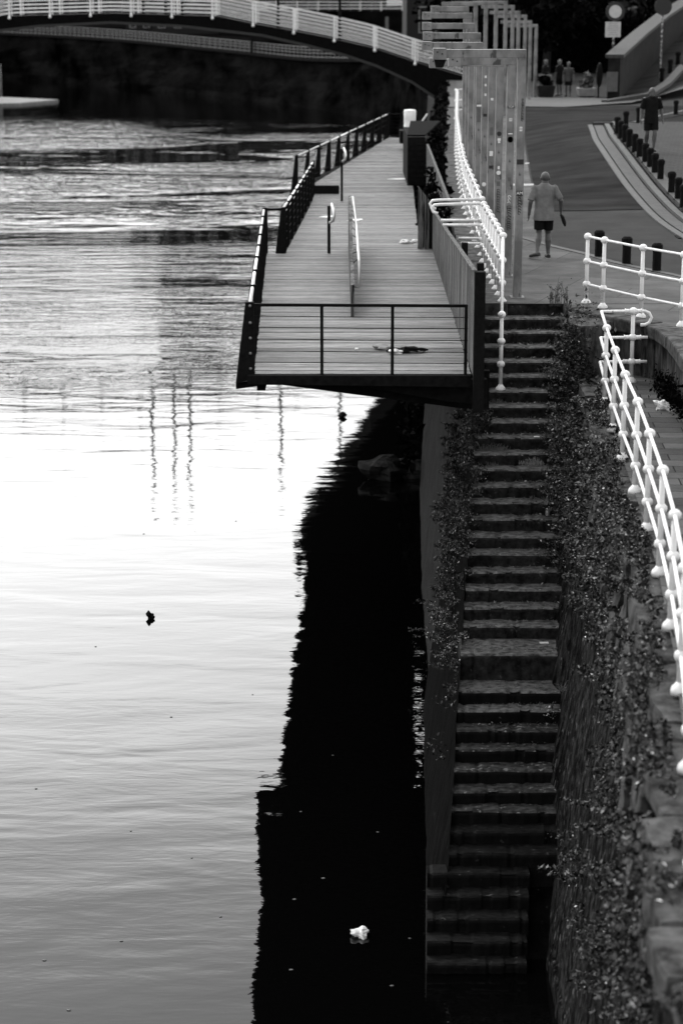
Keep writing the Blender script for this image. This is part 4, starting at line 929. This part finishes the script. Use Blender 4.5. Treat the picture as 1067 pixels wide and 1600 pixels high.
a = at(841, 133, .6); g = thing('notice_board', 'pale rectangular board above the low dark planter', 'board', a); MB().box(0, at(861, 133, .6).x - a.x, 0, .06, 0, .5).build('board_face', concrete, g); MB().box(.05, .1, .01, .05, -.7, 0).build('leg', black_iron, g); MB().box(.6, .65, .01, .05, -.7, 0).build('leg', black_iron, g)
a = at(934, 152, 0); g = thing('traffic_mirror', 'black round disc with pale rim at the foot of the ramp wall', 'mirror', a)
o = MB().lathe((0, 0, 0), [(.55, 0), (.6, .02), (.55, .06)], 24).build('disc', black_ink, g); o.rotation_euler = (math.pi / 2, 0, R(70)); o.location = (0, 0, 1.05); MB().tube([(0, 0, 0), (0, 0, .6)], .04, 6).build('pole', black_iron, g)

# road markings
for (x0, x1, y, w_) in ((790, 859, 289, .28), (797, 831, 257, .2)):
    a = G(x0, y); b = G(x1, y); mb = MB().grid([[(lerp(a.x, b.x, t), a.y - w_, gz(lerp(a.x, b.x, t), a.y) + .009), (lerp(a.x, b.x, t), a.y + w_, gz(lerp(a.x, b.x, t), a.y) + .009)] for t in (0, .25, .5, .75, 1)]); tag(mb.build('road_marking', paint), kind='structure')
a = G(870, 205); b = G(922, 207); mb = MB().grid([[(lerp(a.x, b.x, t), a.y - .2, gz(lerp(a.x, b.x, t), a.y) + .009), (lerp(a.x, b.x, t), a.y + .25, gz(lerp(a.x, b.x, t), a.y) + .009)] for t in (0, .5, 1)]); tag(mb.build('road_patch', kerb_m), kind='structure')
a = G(1056, 371); g = MB().box(a.x, a.x + .8, a.y - .25, a.y + .25, .0, .02).build('drain_cover', black_iron); tag(g, 'dark drain cover in the asphalt right of the black bollards', 'drain cover')

# ------------------------------------------------------------------ footbridge
BY = 122.0
DZ = [(0, 3.72), (6, 3.55), (8, 3.15), (10.3, 2.75), (12.6, 2.3), (14.8, 1.8), (17.1, 1.05), (20, 0.2), (22, -0.2)]
UZ = [(0, 3.15), (4, 2.95), (8.5, 2.45), (11, 1.9), (13.2, 1.35), (15, .75), (17, -.15), (18.6, -1.2), (21, -2.6)]
br = thing('footbridge', 'arched footbridge with white multi-bar railings crossing the river', 'bridge', (-13, BY, 0)); fz = lambda u: interp(abs(u), DZ); uz = lambda u: interp(abs(u), UZ)
us = [float(u) for u in np.linspace(-20, 20, 81)]
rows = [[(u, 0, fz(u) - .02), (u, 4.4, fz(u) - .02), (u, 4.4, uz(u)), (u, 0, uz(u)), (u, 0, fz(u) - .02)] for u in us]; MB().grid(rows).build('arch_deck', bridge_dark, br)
mb = MB()
for a, b in zip(us, us[1:]): mb.bar((a, -.02, uz(a) + .05), (b, -.02, uz(b) + .05), .1, .14)
mb.build('arch_rib', mat('rib_grey', .015, .02), br)
for yy in (0.0, 4.4):
    for z in (0.15, .36, .57, .78, .98, 1.18):
        mb = MB(); mb.tube([(u, yy, fz(u) + z) for u in us], .026, 5); mb.build('rail', white_far, br)
    k = 0; u = 17.15
    while u > -20:
        mb = MB(); mb.box(u - .05, u + .05, yy - .03, yy + .03, fz(u) - .18, fz(u) + 1.2); mb.box(u + .12, u + .17, yy - .03, yy + .03, fz(u), fz(u) + 1.15); mb.ball((u, yy - .05, fz(u) - .12), .09, 8, 6); mb.build('post', white_far, br, smooth=False); u -= 2.28
for px_ in (232, 266, 291, 437, 531):
    X = (px_ - 533.5) / FPX * BY; u = X + 13; g = thing('bridge_lamp', 'slender lamp post standing on the footbridge deck', 'lamp post', (X, BY + .4, fz(u)), group='lamp posts on the footbridge')
    MB().tube([(0, 0, 0), (0, 0, 5.6)], [.09, .06], 8).build('pole', black_iron, g); MB().ball((0, 0, 5.75), .22, 10, 8).build('lantern', dark_steel, g, smooth=True)

# ------------------------------------------------------------------ far bank
FWp = [(XQ(160) , 160, 0.0, 5.9), (6.2, 176, -.3, 5.7), (4.3, 200, -1.5, 3.9), (-3.3, 224, -2.3, -3.6), (-13.1, 244.5, -2.05, -13.4), (-28.6, 271, -1.5, -29), (-46.8, 297, -1.3, -47), (-90, 350, -1.0, -90.5)]
fw = thing('far_quay_wall', 'tall dark overgrown quay wall curving round the far bend of the river', 'wall', (0, 220, -2)); b0 = (0, 220, -2); rows = []
FS = spline([(p[0], p[1], p[2]) for p in FWp], 10)
for p in FS:
    r_ = []
    for k in range(8): t = k / 7; r_.append(loc((p.x - .5 * t + .5 * noise.noise(Vector((p.x * .3, p.y * .3, t * 3))), p.y - .6 * t + .7 * noise.noise(Vector((p.x * .4, t * 4, 5))), lerp(p.z, -7.4, t)), b0))
    rows.append(r_)
MB().grid(rows).build('wall_face', far_wall, fw)
mb = MB()
for a, b in zip(FS, FS[1:]): mb.bar(loc(a, b0), loc(b, b0), .8, .25)
mb.build('coping', mat('far_coping', .01, .02, rough=1, spec=0), fw)
rows = [[tuple(p), (p.x + 30, p.y + 60, p.z), (p.x + 300, p.y + 900, p.z)] for p in FS]; tag(MB().grid(rows).build('far_bank_ground', mat('far_ground', .004, .008, rough=1, spec=0)), kind='structure')
far_white = mat('far_lattice_paint', .16, .11)
fr = thing('far_railing', 'white lattice railing on top of the far bend quay wall', 'railing', tuple(FS[0])); b0 = tuple(FS[0]); mr = MB(); 
idx = [p for p in FS if p.y > 205]
for z in (.18, .55, .85, 1.15): MB().tube([loc(p + Vector((0, 0, z + .1)), b0) for p in idx], .045, 5).build('rail', far_white, fr)
mp = MB(); acc = 0
for a, b in zip(idx, idx[1:]):
    n = max(1, int((b - a).length / 1.0))
    for k in range(n): q = a + (b - a) * (k / n); q = Vector(loc(q, b0)); mp.box(q.x - .035, q.x + .035, q.y - .03, q.y + .03, q.z, q.z + 1.27)
o = mp.build('posts', far_white, fr); tag(o, kind='stuff')
# second straight rail high at right, on a dark wall
uw = thing('upper_street_wall', 'dark street wall with white three-bar rail beyond the footbridge', 'wall', (6, 238, -.6)); b0 = (6, 238, -.6)
MB().box(-16, 12, 0, .8, -2.5, 3.05).build('wall_body', far_wall, uw)
for z in (3.3, 3.65, 4.0): MB().bar((-16, 0, z), (12, 0, z), .07, .09).build('rail', white_far, uw)
mp = MB()
for k in range(12): mp.box(-15.5 + k * 2.3, -15.38 + k * 2.3, -.05, .05, 3.05, 4.1)
mp.build('posts', white_far, uw)
mp = MB()
for (x, w_, z0_, z1_) in ((-1.2, .35, 1.0, 2.4), (1.4, .3, .6, 2.0), (4.2, .5, .8, 2.6), (5.6, .4, .2, 2.2)): mp.box(x, x + w_, -.06, -.01, z0_, z1_)
mp.build('pilasters', mat('faded_render', .10, .14), uw)
# slip / low landing at far left
o = MB().prism([at(-70, 163, -6.95), at(30, 161, -6.95), at(92, 155.5, -6.95), at(20, 152, -6.95), at(-70, 150, -6.95)], (0, 0, -.6)).build('landing_stage', concrete); tag(o, 'pale concrete landing stage at water level by the far left bank', 'landing stage')
a = at(1, 140, -7.2); g = MB().box(a.x - .6, a.x + .15, a.y, a.y + .5, -7.2, -4.2).build('mooring_pile', concrete); tag(g, 'pale mooring pile standing in the water at the far left', 'mooring pile')

# buildings on the far bank
def building(label, x0, x1, y, zb, h, m_, floors, bays, depth=14):
    g = thing('apartment_building', label, 'building', ((x0 + x1) / 2, y, zb)); w_ = (x1 - x0) / 2
    MB().box(-w_, w_, 0, depth, 0, h).build('wall', m_, g)
    MB().prism([(-w_ - .5, -.6, h), (w_ + .5, -.6, h), (w_ * .8, depth * .5, h + 2.6), (-w_ * .8, depth * .5, h + 2.6)], (0, .3, .2)).build('roof', facade_dark, g)
    MB().box(-w_ - .4, w_ + .4, -.5, depth, h - .4, h + .003).build('cornice', ramp_stone, g)
    k = 0
    for f in range(floors):
        for b in range(bays):
            if k >= 60: break
            k += 1
            cx = lerp(-w_, w_, (b + .5) / bays); cz = (f + .25) * h / floors; fh = h / floors * .55; fwid = w_ / bays * .75
            o = MB().box(cx - fwid / 2 - .1, cx + fwid / 2 + .1, -.06, -.003, cz - .1, cz + fh + .1).build('window', concrete, g); MB().box(cx - fwid / 2, cx + fwid / 2, -.09, -.065, cz, cz + fh).build('pane', glass_dark, o)
    return g
building('broad low apartment block far behind the left end of the lattice railing', -78, -44, 345, -1, 27, facade, 4, 10)
building('pale apartment block behind the far lattice railing', -42, -31.5, 330, -1.2, 24, facade, 3, 4)
building('tall dark apartment tower beyond the far bend, highest of the row', -26, -17, 300, -1.4, 31, facade_dark, 9, 4)
building('dark apartment block leaning against the left of the tall tower', -30, -26.2, 302, -1.4, 24, facade_dark, 7, 2)
building('dark apartment block stepping down right of the tall tower', -16.8, -10.5, 301, -1.4, 29, facade_dark, 8, 2)
building('medium apartment block right of the dark tower', -11, 6, 290, -1.5, 22, facade, 4, 6)
building('long street building closing the view behind the dark trees', 6, 60, 200, 0, 16, facade_dark, 4, 14)
# left bank, beside the view
lb = thing('left_bank_wall', 'dark quay wall on the opposite bank outside the left of the view', 'wall', (-34, 60, WZ)); b0 = (-34, 60, WZ)
rows = [[loc((x, y, -1), b0), loc((x + .4, y, -7.5), b0)] for y, x in ((-60, -34), (0, -34), (60, -34), (130, -34.5), (235, -41.5), (300, -56))]; MB().grid(rows).build('wall_face', far_wall, lb)
rows = [[(x, y, -1), (x - 60, y, -1), (-900, y, -1)] for y, x in ((-60, -34), (0, -34), (60, -34), (130, -34.5), (235, -41.5), (300, -56), (700, -90))]; tag(MB().grid(rows).build('left_bank_ground', mat('bank_ground', .03, .04, rough=1, spec=0)), kind='structure')

# ------------------------------------------------------------------ trees
def tree(label, base, h, cr, cz, n, seed, trunk=.3, leaf=.22):
    r_ = random.Random(seed); g = thing('tree', label, 'tree', base, group='dark trees beyond the street')
    mb = MB(); top = Vector((r_.uniform(-.5, .5), r_.uniform(-.5, .5), h * .6)); mb.tube([(0, 0, -.1), top * .35 + Vector((.1, 0, 0)), top * .7, top], [trunk, trunk * .75, trunk * .55, trunk * .35], 9)
    for k in range(7):
        a = r_.uniform(0, 6.28); s = top * r_.uniform(.45, .95); e = Vector((math.cos(a) * cr * .7, math.sin(a) * cr * .7, cz + r_.uniform(-.2, .5) * cr * .6)); mb.tube([s, lerp(s, e, .5) + Vector((0, 0, .3)), e], [trunk * .35, trunk * .22, trunk * .08], 6)
    mb.build('trunk', bark, g, smooth=True); leaf_obj('crown', leaf_dark, blob_pts(n, (0, 0, cz), (cr, cr, cr * .8), seed, shell=.2, lumps=26), leaf, g, seed=seed); return g
tl = [((12.5, 132), 9, 4.6, 5.6, 'broad dark tree behind the round white road sign'), ((8.6, 140), 10, 4.8, 5.8, 'dark tree behind the far stepped steel frames'), ((17, 150), 11, 5.2, 7.0, 'dark tree rising over the ramp wall coping'),
      ((22, 158), 12, 5.5, 7.6, 'dark tree behind the ramp at the top right corner'), ((10.8, 122), 6.5, 2.8, 3.7, 'small dark tree over the distant figures'), ((14.6, 138), 8, 4.2, 4.6, 'dense dark tree between the road sign and the ramp wall')]
for i, (b, h, cr, cz, lab) in enumerate(tl): tree(lab, (b[0], b[1], 0), h, cr, cz, 6500, 40 + i, leaf=.24)
hd = thing('hedge', 'black clipped hedge closing the street below the dark trees', 'hedge', (14, 128, 0))
leaf_obj('foliage', leaf_dark, np.stack([rng.uniform(-8, 9, 9000), rng.uniform(4, 6, 9000), rng.uniform(0, 3.6, 9000)], 1), .18, hd, seed=5)
MB().box(-7.8, 8.8, 4.6, 5.4, 0, 3.2).build('stems', leaf_dark, hd)

# ------------------------------------------------------------------ creepers on the stair walls
def march(px, py, surf, zmin=-7.2, zmaxf=None, y0=12, y1=38):
    r = ray(px, py); Y = y1; prev = None
    t = y0 / r[1]
    while t * r[1] < y1:
        X, Y, Z = r[0] * t, r[1] * t, CAM_H + r[2] * t
        if Z < zmin: return None
        if (zmaxf is None or Z <= zmaxf(Y)) and X >= surf(Y, Z): return Vector((X, Y, Z))
        t += .06
    return None
def creeper(label, blobs, surf, zmaxf, name='wall_creeper', seed=1, leaf=.02, fl=.05, thick=.22, mt=None):
    r_ = random.Random(seed); pts = []; fpts = []
    for (px, py, rx, ry, n, fd) in blobs:
        mult = 2.9 if py < 950 else 1.5
        lumps = [(r_.gauss(0, .55), r_.gauss(0, .55), r_.uniform(.06, .34), r_.uniform(.05, 1)) for _ in range(max(7, n // (60 if py < 950 else 90)))]
        for _ in range(int(n * mult)):
            lx, ly, lr, lt = r_.choice(lumps); a = r_.uniform(0, 6.28); q = lr * math.sqrt(r_.random())
            x = px + rx * (lx + q * math.cos(a)); y = py + ry * (ly + q * math.sin(a)); h = march_c(x, y, surf, zmaxf)
            if h is None: continue
            dep = thick * lt * math.sqrt(max(0, 1 - (q / lr) ** 2)) * r_.uniform(.3, 1.15)
            p = h + Vector((-dep, -dep * .3, dep * .35))
            (fpts if r_.random() < fd * 1.6 else pts).append(tuple(p))
    o = leaf_obj(name, mt or leaf_wall, pts, leaf, None, seed=seed); tag(o, label, 'creeper', kind='stuff')
    if fpts: f = leaf_obj('flowers', flower, fpts, leaf * .55, o, seed=seed + 1)
    return o
_c = {}
def march_c(px, py, surf, zmaxf):
    k = (round(px / 5), round(py / 5), surf.__name__)
    if k not in _c: _c[k] = march(k[0] * 5, k[1] * 5, surf, zmaxf=zmaxf)
    h = _c[k]
    if h is None: return None
    r = ray(px, py); t = h.y / r[1]; return Vector((r[0] * t, h.y, CAM_H + r[2] * t))
zt_in = lambda Y: -.85 if Y < 33.6 else 0
RB = [(868, 520, 22, 30, 900, .03), (885, 560, 28, 40, 1400, .03), (880, 610, 30, 30, 1400, .07), (905, 640, 38, 36, 2200, .10), (915, 700, 42, 36, 2300, .06), (875, 690, 16, 60, 1100, .07), (925, 760, 40, 40, 2000, .05), (880, 770, 14, 60, 700, .08), (872, 840, 10, 40, 300, .1),
      (925, 840, 38, 50, 2600, .10), (960, 690, 14, 50, 600, .06), (975, 790, 22, 50, 1100, .06), (935, 920, 36, 50, 1500, .08), (985, 900, 22, 60, 1100, .08), (1000, 1000, 30, 60, 1100, .05), (955, 1010, 24, 60, 700, .07), (968, 1080, 28, 70, 900, .05), (1020, 1120, 26, 80, 1100, .03),
      (985, 1180, 30, 60, 900, .04), (990, 1290, 44, 60, 1700, .03), (960, 1350, 40, 50, 1200, .03), (1030, 1300, 26, 90, 1100, .03), (985, 1430, 44, 60, 1400, .03), (1035, 1480, 24, 90, 900, .02), (1000, 1560, 44, 50, 900, .02), (940, 1450, 22, 40, 300, .04), (900, 580, 34, 50, 1400, .06), (895, 720, 34, 60, 1600, .08), (948, 740, 30, 60, 1500, .06), (955, 850, 30, 60, 1500, .08), (1010, 860, 18, 60, 900, .06), (1015, 960, 22, 60, 1100, .05), (960, 960, 30, 50, 1100, .08), (1025, 1050, 24, 60, 1200, .03), (1040, 1180, 22, 80, 1200, .03), (975, 1250, 40, 60, 1300, .04), (1020, 1380, 34, 70, 1600, .03), (1040, 1330, 22, 60, 900, .02), (975, 1500, 40, 60, 1200, .02), (1050, 1540, 24, 60, 900, .02), (915, 1360, 30, 60, 350, .04), (940, 1540, 34, 50, 500, .02), (868, 1105, 12, 26, 120, .3)]
creeper('leafy creeper with tiny white flowers hanging down the inner stair wall', RB, XW, zt_in, seed=11, leaf=.023, thick=.42)
zt_l = lambda Y: zs(Y) + .02 if Y < 35.84 else 0
LB = [(734, 612, 20, 22, 900, .02), (730, 650, 26, 34, 1900, .02), (722, 700, 30, 40, 2300, .02), (722, 750, 28, 40, 2000, .04), (714, 800, 26, 44, 1900, .06), (716, 850, 22, 40, 1300, .08), (706, 900, 24, 34, 1300, .1), (700, 950, 24, 30, 1300, .2), (708, 985, 18, 34, 1200, .28), (700, 1030, 12, 26, 320, .15), (735, 590, 20, 14, 600, .02), (712, 1050, 8, 90, 300, .05)]
creeper('dark creeper spilling over the river side edge of the stairs', LB, XLW, lambda Y: zs(Y) + .12 if Y < 35.84 else 0, seed=21, leaf=.021, thick=.34)
QB = [(700, 150, 24, 40, 3000, .0), (680, 200, 26, 40, 2600, .0), (705, 230, 16, 60, 1500, .0), (655, 160, 26, 20, 1600, .0), (690, 110, 26, 20, 1500, .0)]
pts = []
for _ in range(16000):
    y = random.uniform(50, 118); z = -7 + 7.2 * random.random() ** .6; x = XQ(y) - .9 * (-z / 7) - .35 * abs(noise.noise(Vector((y * .35, z * .6, 1)))) * 2.2 - random.random() * .2; pts.append((x, y, z))
o = leaf_obj('wall_ivy', leaf_dark, pts, .10, seed=9); tag(o, 'dark ivy covering the river wall below the far white railing', 'ivy', kind='stuff')

# grass tufts and weeds on the steps
def tuft(label, p, n, h, spread, mt=leaf_grey, cat='weeds', name='grass_tuft', group=None, heads=False, droop=.5, wdt=.004):
    r_ = random.Random(int(p[0] * 999 + p[1] * 77)); mb = MB()
    for _ in range(n):
        a = r_.uniform(0, 6.28); q = r_.random() ** .5; b = Vector((math.cos(a) * spread[0] * q, math.sin(a) * spread[1] * q, 0)); L_ = h * r_.uniform(.35, 1.2) * (1.1 - .65 * q); t = r_.uniform(0, 6.28); k = r_.uniform(.1, .7) * droop
        d = Vector((math.cos(t) * k, math.sin(t) * k, 1)).normalized(); m1 = b + d * L_ * .55; e = m1 + Vector((d.x * 1.8, d.y * 1.8, d.z * .55 - k * .6)) * L_ * .45
        mb.tube([b, m1, e], [wdt, wdt * .8, wdt * .3], 3, cap=False)
        if heads and r_.random() < .8:
            for s in range(7): f = r_.uniform(.35, 1); c = lerp(m1, e, f) + Vector((r_.uniform(-.03, .03), r_.uniform(-.03, .03), r_.uniform(-.02, .04))); mb.ball(c, .009, 4, 3)
    g = mb.build(name, mt); g.location = p; return tag(g, label, cat, group)
def on_step(px, py):
    best = None
    for i in range(1, len(STEPS)):
        p = at(px, py, STEPS[i][1])
        if STEPS[i][0] - .02 <= p.y <= STEPS[i - 1][0] + .03: return p
    return at(px, py, zs(34))
dry = mat('dry_grass', .05, .13, rough=.8, scale=12)
tuft('dry grass tuft on the step below the white newel post', on_step(775, 631), 70, .13, (.16, .05), dry)
tuft('wide clump of dry grass across the left of a middle step', on_step(772, 704), 130, .17, (.26, .06), dry)
tuft('pale grass clump at the right of the step with the white scrap', on_step(830, 726), 110, .15, (.18, .06), dry)
tuft('low weed at the left of the step below the wide grass clump', on_step(765, 728), 60, .12, (.16, .05), dry)
tuft('small weed at mid step above the drinks can', on_step(832, 780), 40, .1, (.06, .04), dry)
tuft('arching dry bramble stems beside the upper stairs', at(868, 590, -.9), 60, .55, (.28, .2), dry, droop=1.6, wdt=.0045)
tuft('tall dry seed-headed weed standing at the head of the stairs', at(872, 478, 0), 34, .62, (.2, .08), mat('weed_stem', .03, .07), name='tall_weed', heads=True, droop=.35, wdt=.005)
tuft('small dark weed on the coping by the pavement railing', at(948, 492, 0), 24, .22, (.09, .05), mat('weed_dark', .02, .04), droop=1.0, wdt=.008)
tuft('wispy weed hanging from the inner wall beside the lower steps', Vector((XW(28.1, -4.3) - .02, 28.1, -4.3)), 34, .22, (.05, .1), dry, droop=1.5)
tuft('tangled dry stems on the river side wall left of the lower flight', march_c(690, 925, XLW, zt_l) or Vector((1.6, 30, -4.5)), 60, .4, (.12, .2), dry, droop=1.8)
sp = march_c(672, 985, XLW, zt_l) or Vector((1.5, 29.5, -5)); mb = MB(); mb.tube([(0.05, 0, 0), (-.2, -.05, .05), (-.42, -.06, 0)], [.006, .004, .002], 5)
g = mb.build('leafy_sprig', dry); g.location = sp; tag(g, 'thin leafy sprig reaching out over the dark water', 'sprig')
leaf_obj('leaves', leaf_grey, [(-random.random() * .42, -.05 + random.uniform(-.03, .03), .03 + random.uniform(-.035, .035)) for _ in range(70)], .018, g)
pts = []
for i in range(1, 27):
    yf, z = STEPS[i]; n_ = int(random.choice((10, 30, 60, 110)) * (1.4 if i < 14 else .5))
    for _ in range(n_):
        t = random.random() ** .7 if random.random() < .5 else 1 - random.random() ** 2 * .5
        pts.append((lerp(XL(yf), XR(yf), t), yf + .27 - abs(random.gauss(0, .07)), z + .012 + random.random() * .02))
o = leaf_obj('leaf_litter', leaf_grey, pts, .016, seed=31); tag(o, 'dry leaf litter gathered at the back of the stair treads', 'leaf litter', kind='stuff')
# clumps of undergrowth at retaining wall foot
pts = [tuple(Vector((5.02, 31.6, -.85)) + Vector((random.gauss(0, .10), random.gauss(0, .7), abs(random.gauss(0, .14))))) for _ in range(1500)]
o = leaf_obj('wall_foot_weeds', leaf_dark, pts, .03, seed=3); tag(o, 'dark weeds along the foot of the retaining wall beside the walkway', 'weeds', kind='stuff')
pts = [tuple(Vector((3.95, 34.6, -.5)) + Vector((random.gauss(0, .16), random.gauss(0, .5), random.gauss(0, .3)))) for _ in range(3500)]
o = leaf_obj('corner_shrub', leaf_wall, pts, .03, seed=4); tag(o, 'dark bushy shrub in the corner right of the stair head', 'shrub')

# ------------------------------------------------------------------ litter
def crumple(name, label, cat, p, s, mt, seed, sc=(1, 1, .5)):
    mb = MB(); mb.ball((0, 0, 0), s, 14, 10, sc); mb.v = [tuple(Vector(v) * (1 + .75 * noise.noise(Vector(v) / s * 1.4 + Vector((seed, 0, 0))) + .3 * noise.noise(Vector(v) / s * 4 + Vector((0, seed, 0))))) for v in mb.v]
    o = mb.build(name, mt); o.location = Vector(p) + Vector((0, 0, s * sc[2] * .7)); return tag(o, label, cat)
crumple('plastic_bag', 'crumpled white plastic bag lying on the walkway by the retaining wall', 'plastic bag', at(1034, 640, ZK), .12, pale_plastic, 3, (1.1, .8, .7))
crumple('paper_scrap', 'smaller crumpled paper beside the white plastic bag', 'paper', at(1052, 645, ZK), .06, concrete, 5)
p = on_step(855, 806); g = MB().lathe((0, 0, 0), [(.024, 0), (.033, .01), (.033, .105), (.026, .12)], 14).build('drinks_can', can_m, smooth=True); g.location = p; tag(g, 'pale drinks can standing at the right of a middle step', 'drinks can')
p = on_step(838, 683); g = MB().box(-.045, .045, -.02, .02, 0, .012).build('paper_scrap', pale_plastic); g.location = p; tag(g, 'flat white scrap on the right of an upper step', 'litter')
p = on_step(850, 1005); g = MB().box(-.07, .06, -.03, .03, 0, .012).build('paper_scrap', pale_plastic); g.location = p; tag(g, 'flat white scrap on the broad landing step', 'litter')
crumple('cloth_rag', 'grey crumpled cloth on the deck behind the wire barrier', 'rag', DK(608, 546), .13, concrete, 7, (1.6, .8, .35))
crumple('black_jacket', 'dark crumpled jacket on the deck right of the middle barrier post', 'jacket', DK(636, 551), .15, cloth_black, 9, (1.7, .7, .35))
crumple('dry_leaf', 'grey curled sheet lying beside the dark jacket on the deck', 'litter', DK(650, 552), .07, mid_ink, 11, (1.6, .7, .3))
crumple('paper_scrap', 'small white crumple alone on the deck left of the rags', 'litter', DK(557, 546), .03, pale_plastic, 12)
for (x, y, s, l_) in ((635, 381, .13, 'white crumple on the deck by the timber wing panel'), (618, 553, .09, 'pale crumple between the grey cloth and the dark jacket'), (648, 379, .08, 'second white crumple nearer the timber wing panel')): crumple('paper_scrap', l_, 'litter', DK(x, y), s, pale_plastic, x, (1, .8, .5))
for (x, y, w_, l_) in ((555, 344, .42, 'pale flat wet patch right of the partition top'), (510, 339, .40, 'pale flat strip on the deck at the looped handrail post'), (622, 280, .75, 'long pale flat sheet on the deck left of the black cabinet')):
    p = DK(x, y); g = MB().prism([(-w_ / 2, -.15, 0), (w_ * .1, -.28, 0), (w_ / 2, -.05, 0), (w_ * .42, .2, 0), (-w_ * .1, .1, 0)], (0, 0, .02)).build('flat_litter', pale_plastic); g.location = p; tag(g, l_, 'litter')
crumple('floating_clump', 'dark clump of weed floating on the bright water', 'debris', at(235, 966, WZ), .085, black_iron, 21, (1, .9, .9))
o = crumple('floating_bag', 'pale faceted object floating on the black shaded water', 'debris', at(563, 1462, WZ), .11, pale_plastic, 22, (1.15, .9, .7)); o.location.z -= .02
crumple('river_rock', 'small dark rock breaking the water beneath the deck front', 'rock', at(535, 652, WZ), .10, black_iron, 23, (1, .8, .8))
for (x, y, s, l_) in ((600, 752, .6, 'dark boulder at the wall foot in shadow under the deck'), (638, 748, .5, 'second dark boulder closer to the quay wall under the deck')): crumple('boulder', l_, 'rock', at(x, y, WZ - .1), s, quay_block, x, (1, .8, .6))
fl = [(225, 834), (369, 814), (205, 1298), (108, 1578), (268, 1120), (470, 1268), (505, 1372), (640, 1466), (57, 1232), (300, 1340), (455, 1515), (590, 1300), (150, 1010), (395, 1085), (520, 1180), (612, 1540), (70, 1500), (345, 1432), (190, 1470), (460, 1405)]
mb = MB()
for i, (x, y) in enumerate(fl): p = at(x, y, WZ + .006); s = random.uniform(.012, .028); mb.ball(p, s, 6, 4, (1.4, .8, .3))
o = mb.build('floating_flecks', mid_ink); tag(o, 'scattered small leaf flecks floating on the water', 'debris', kind='stuff')
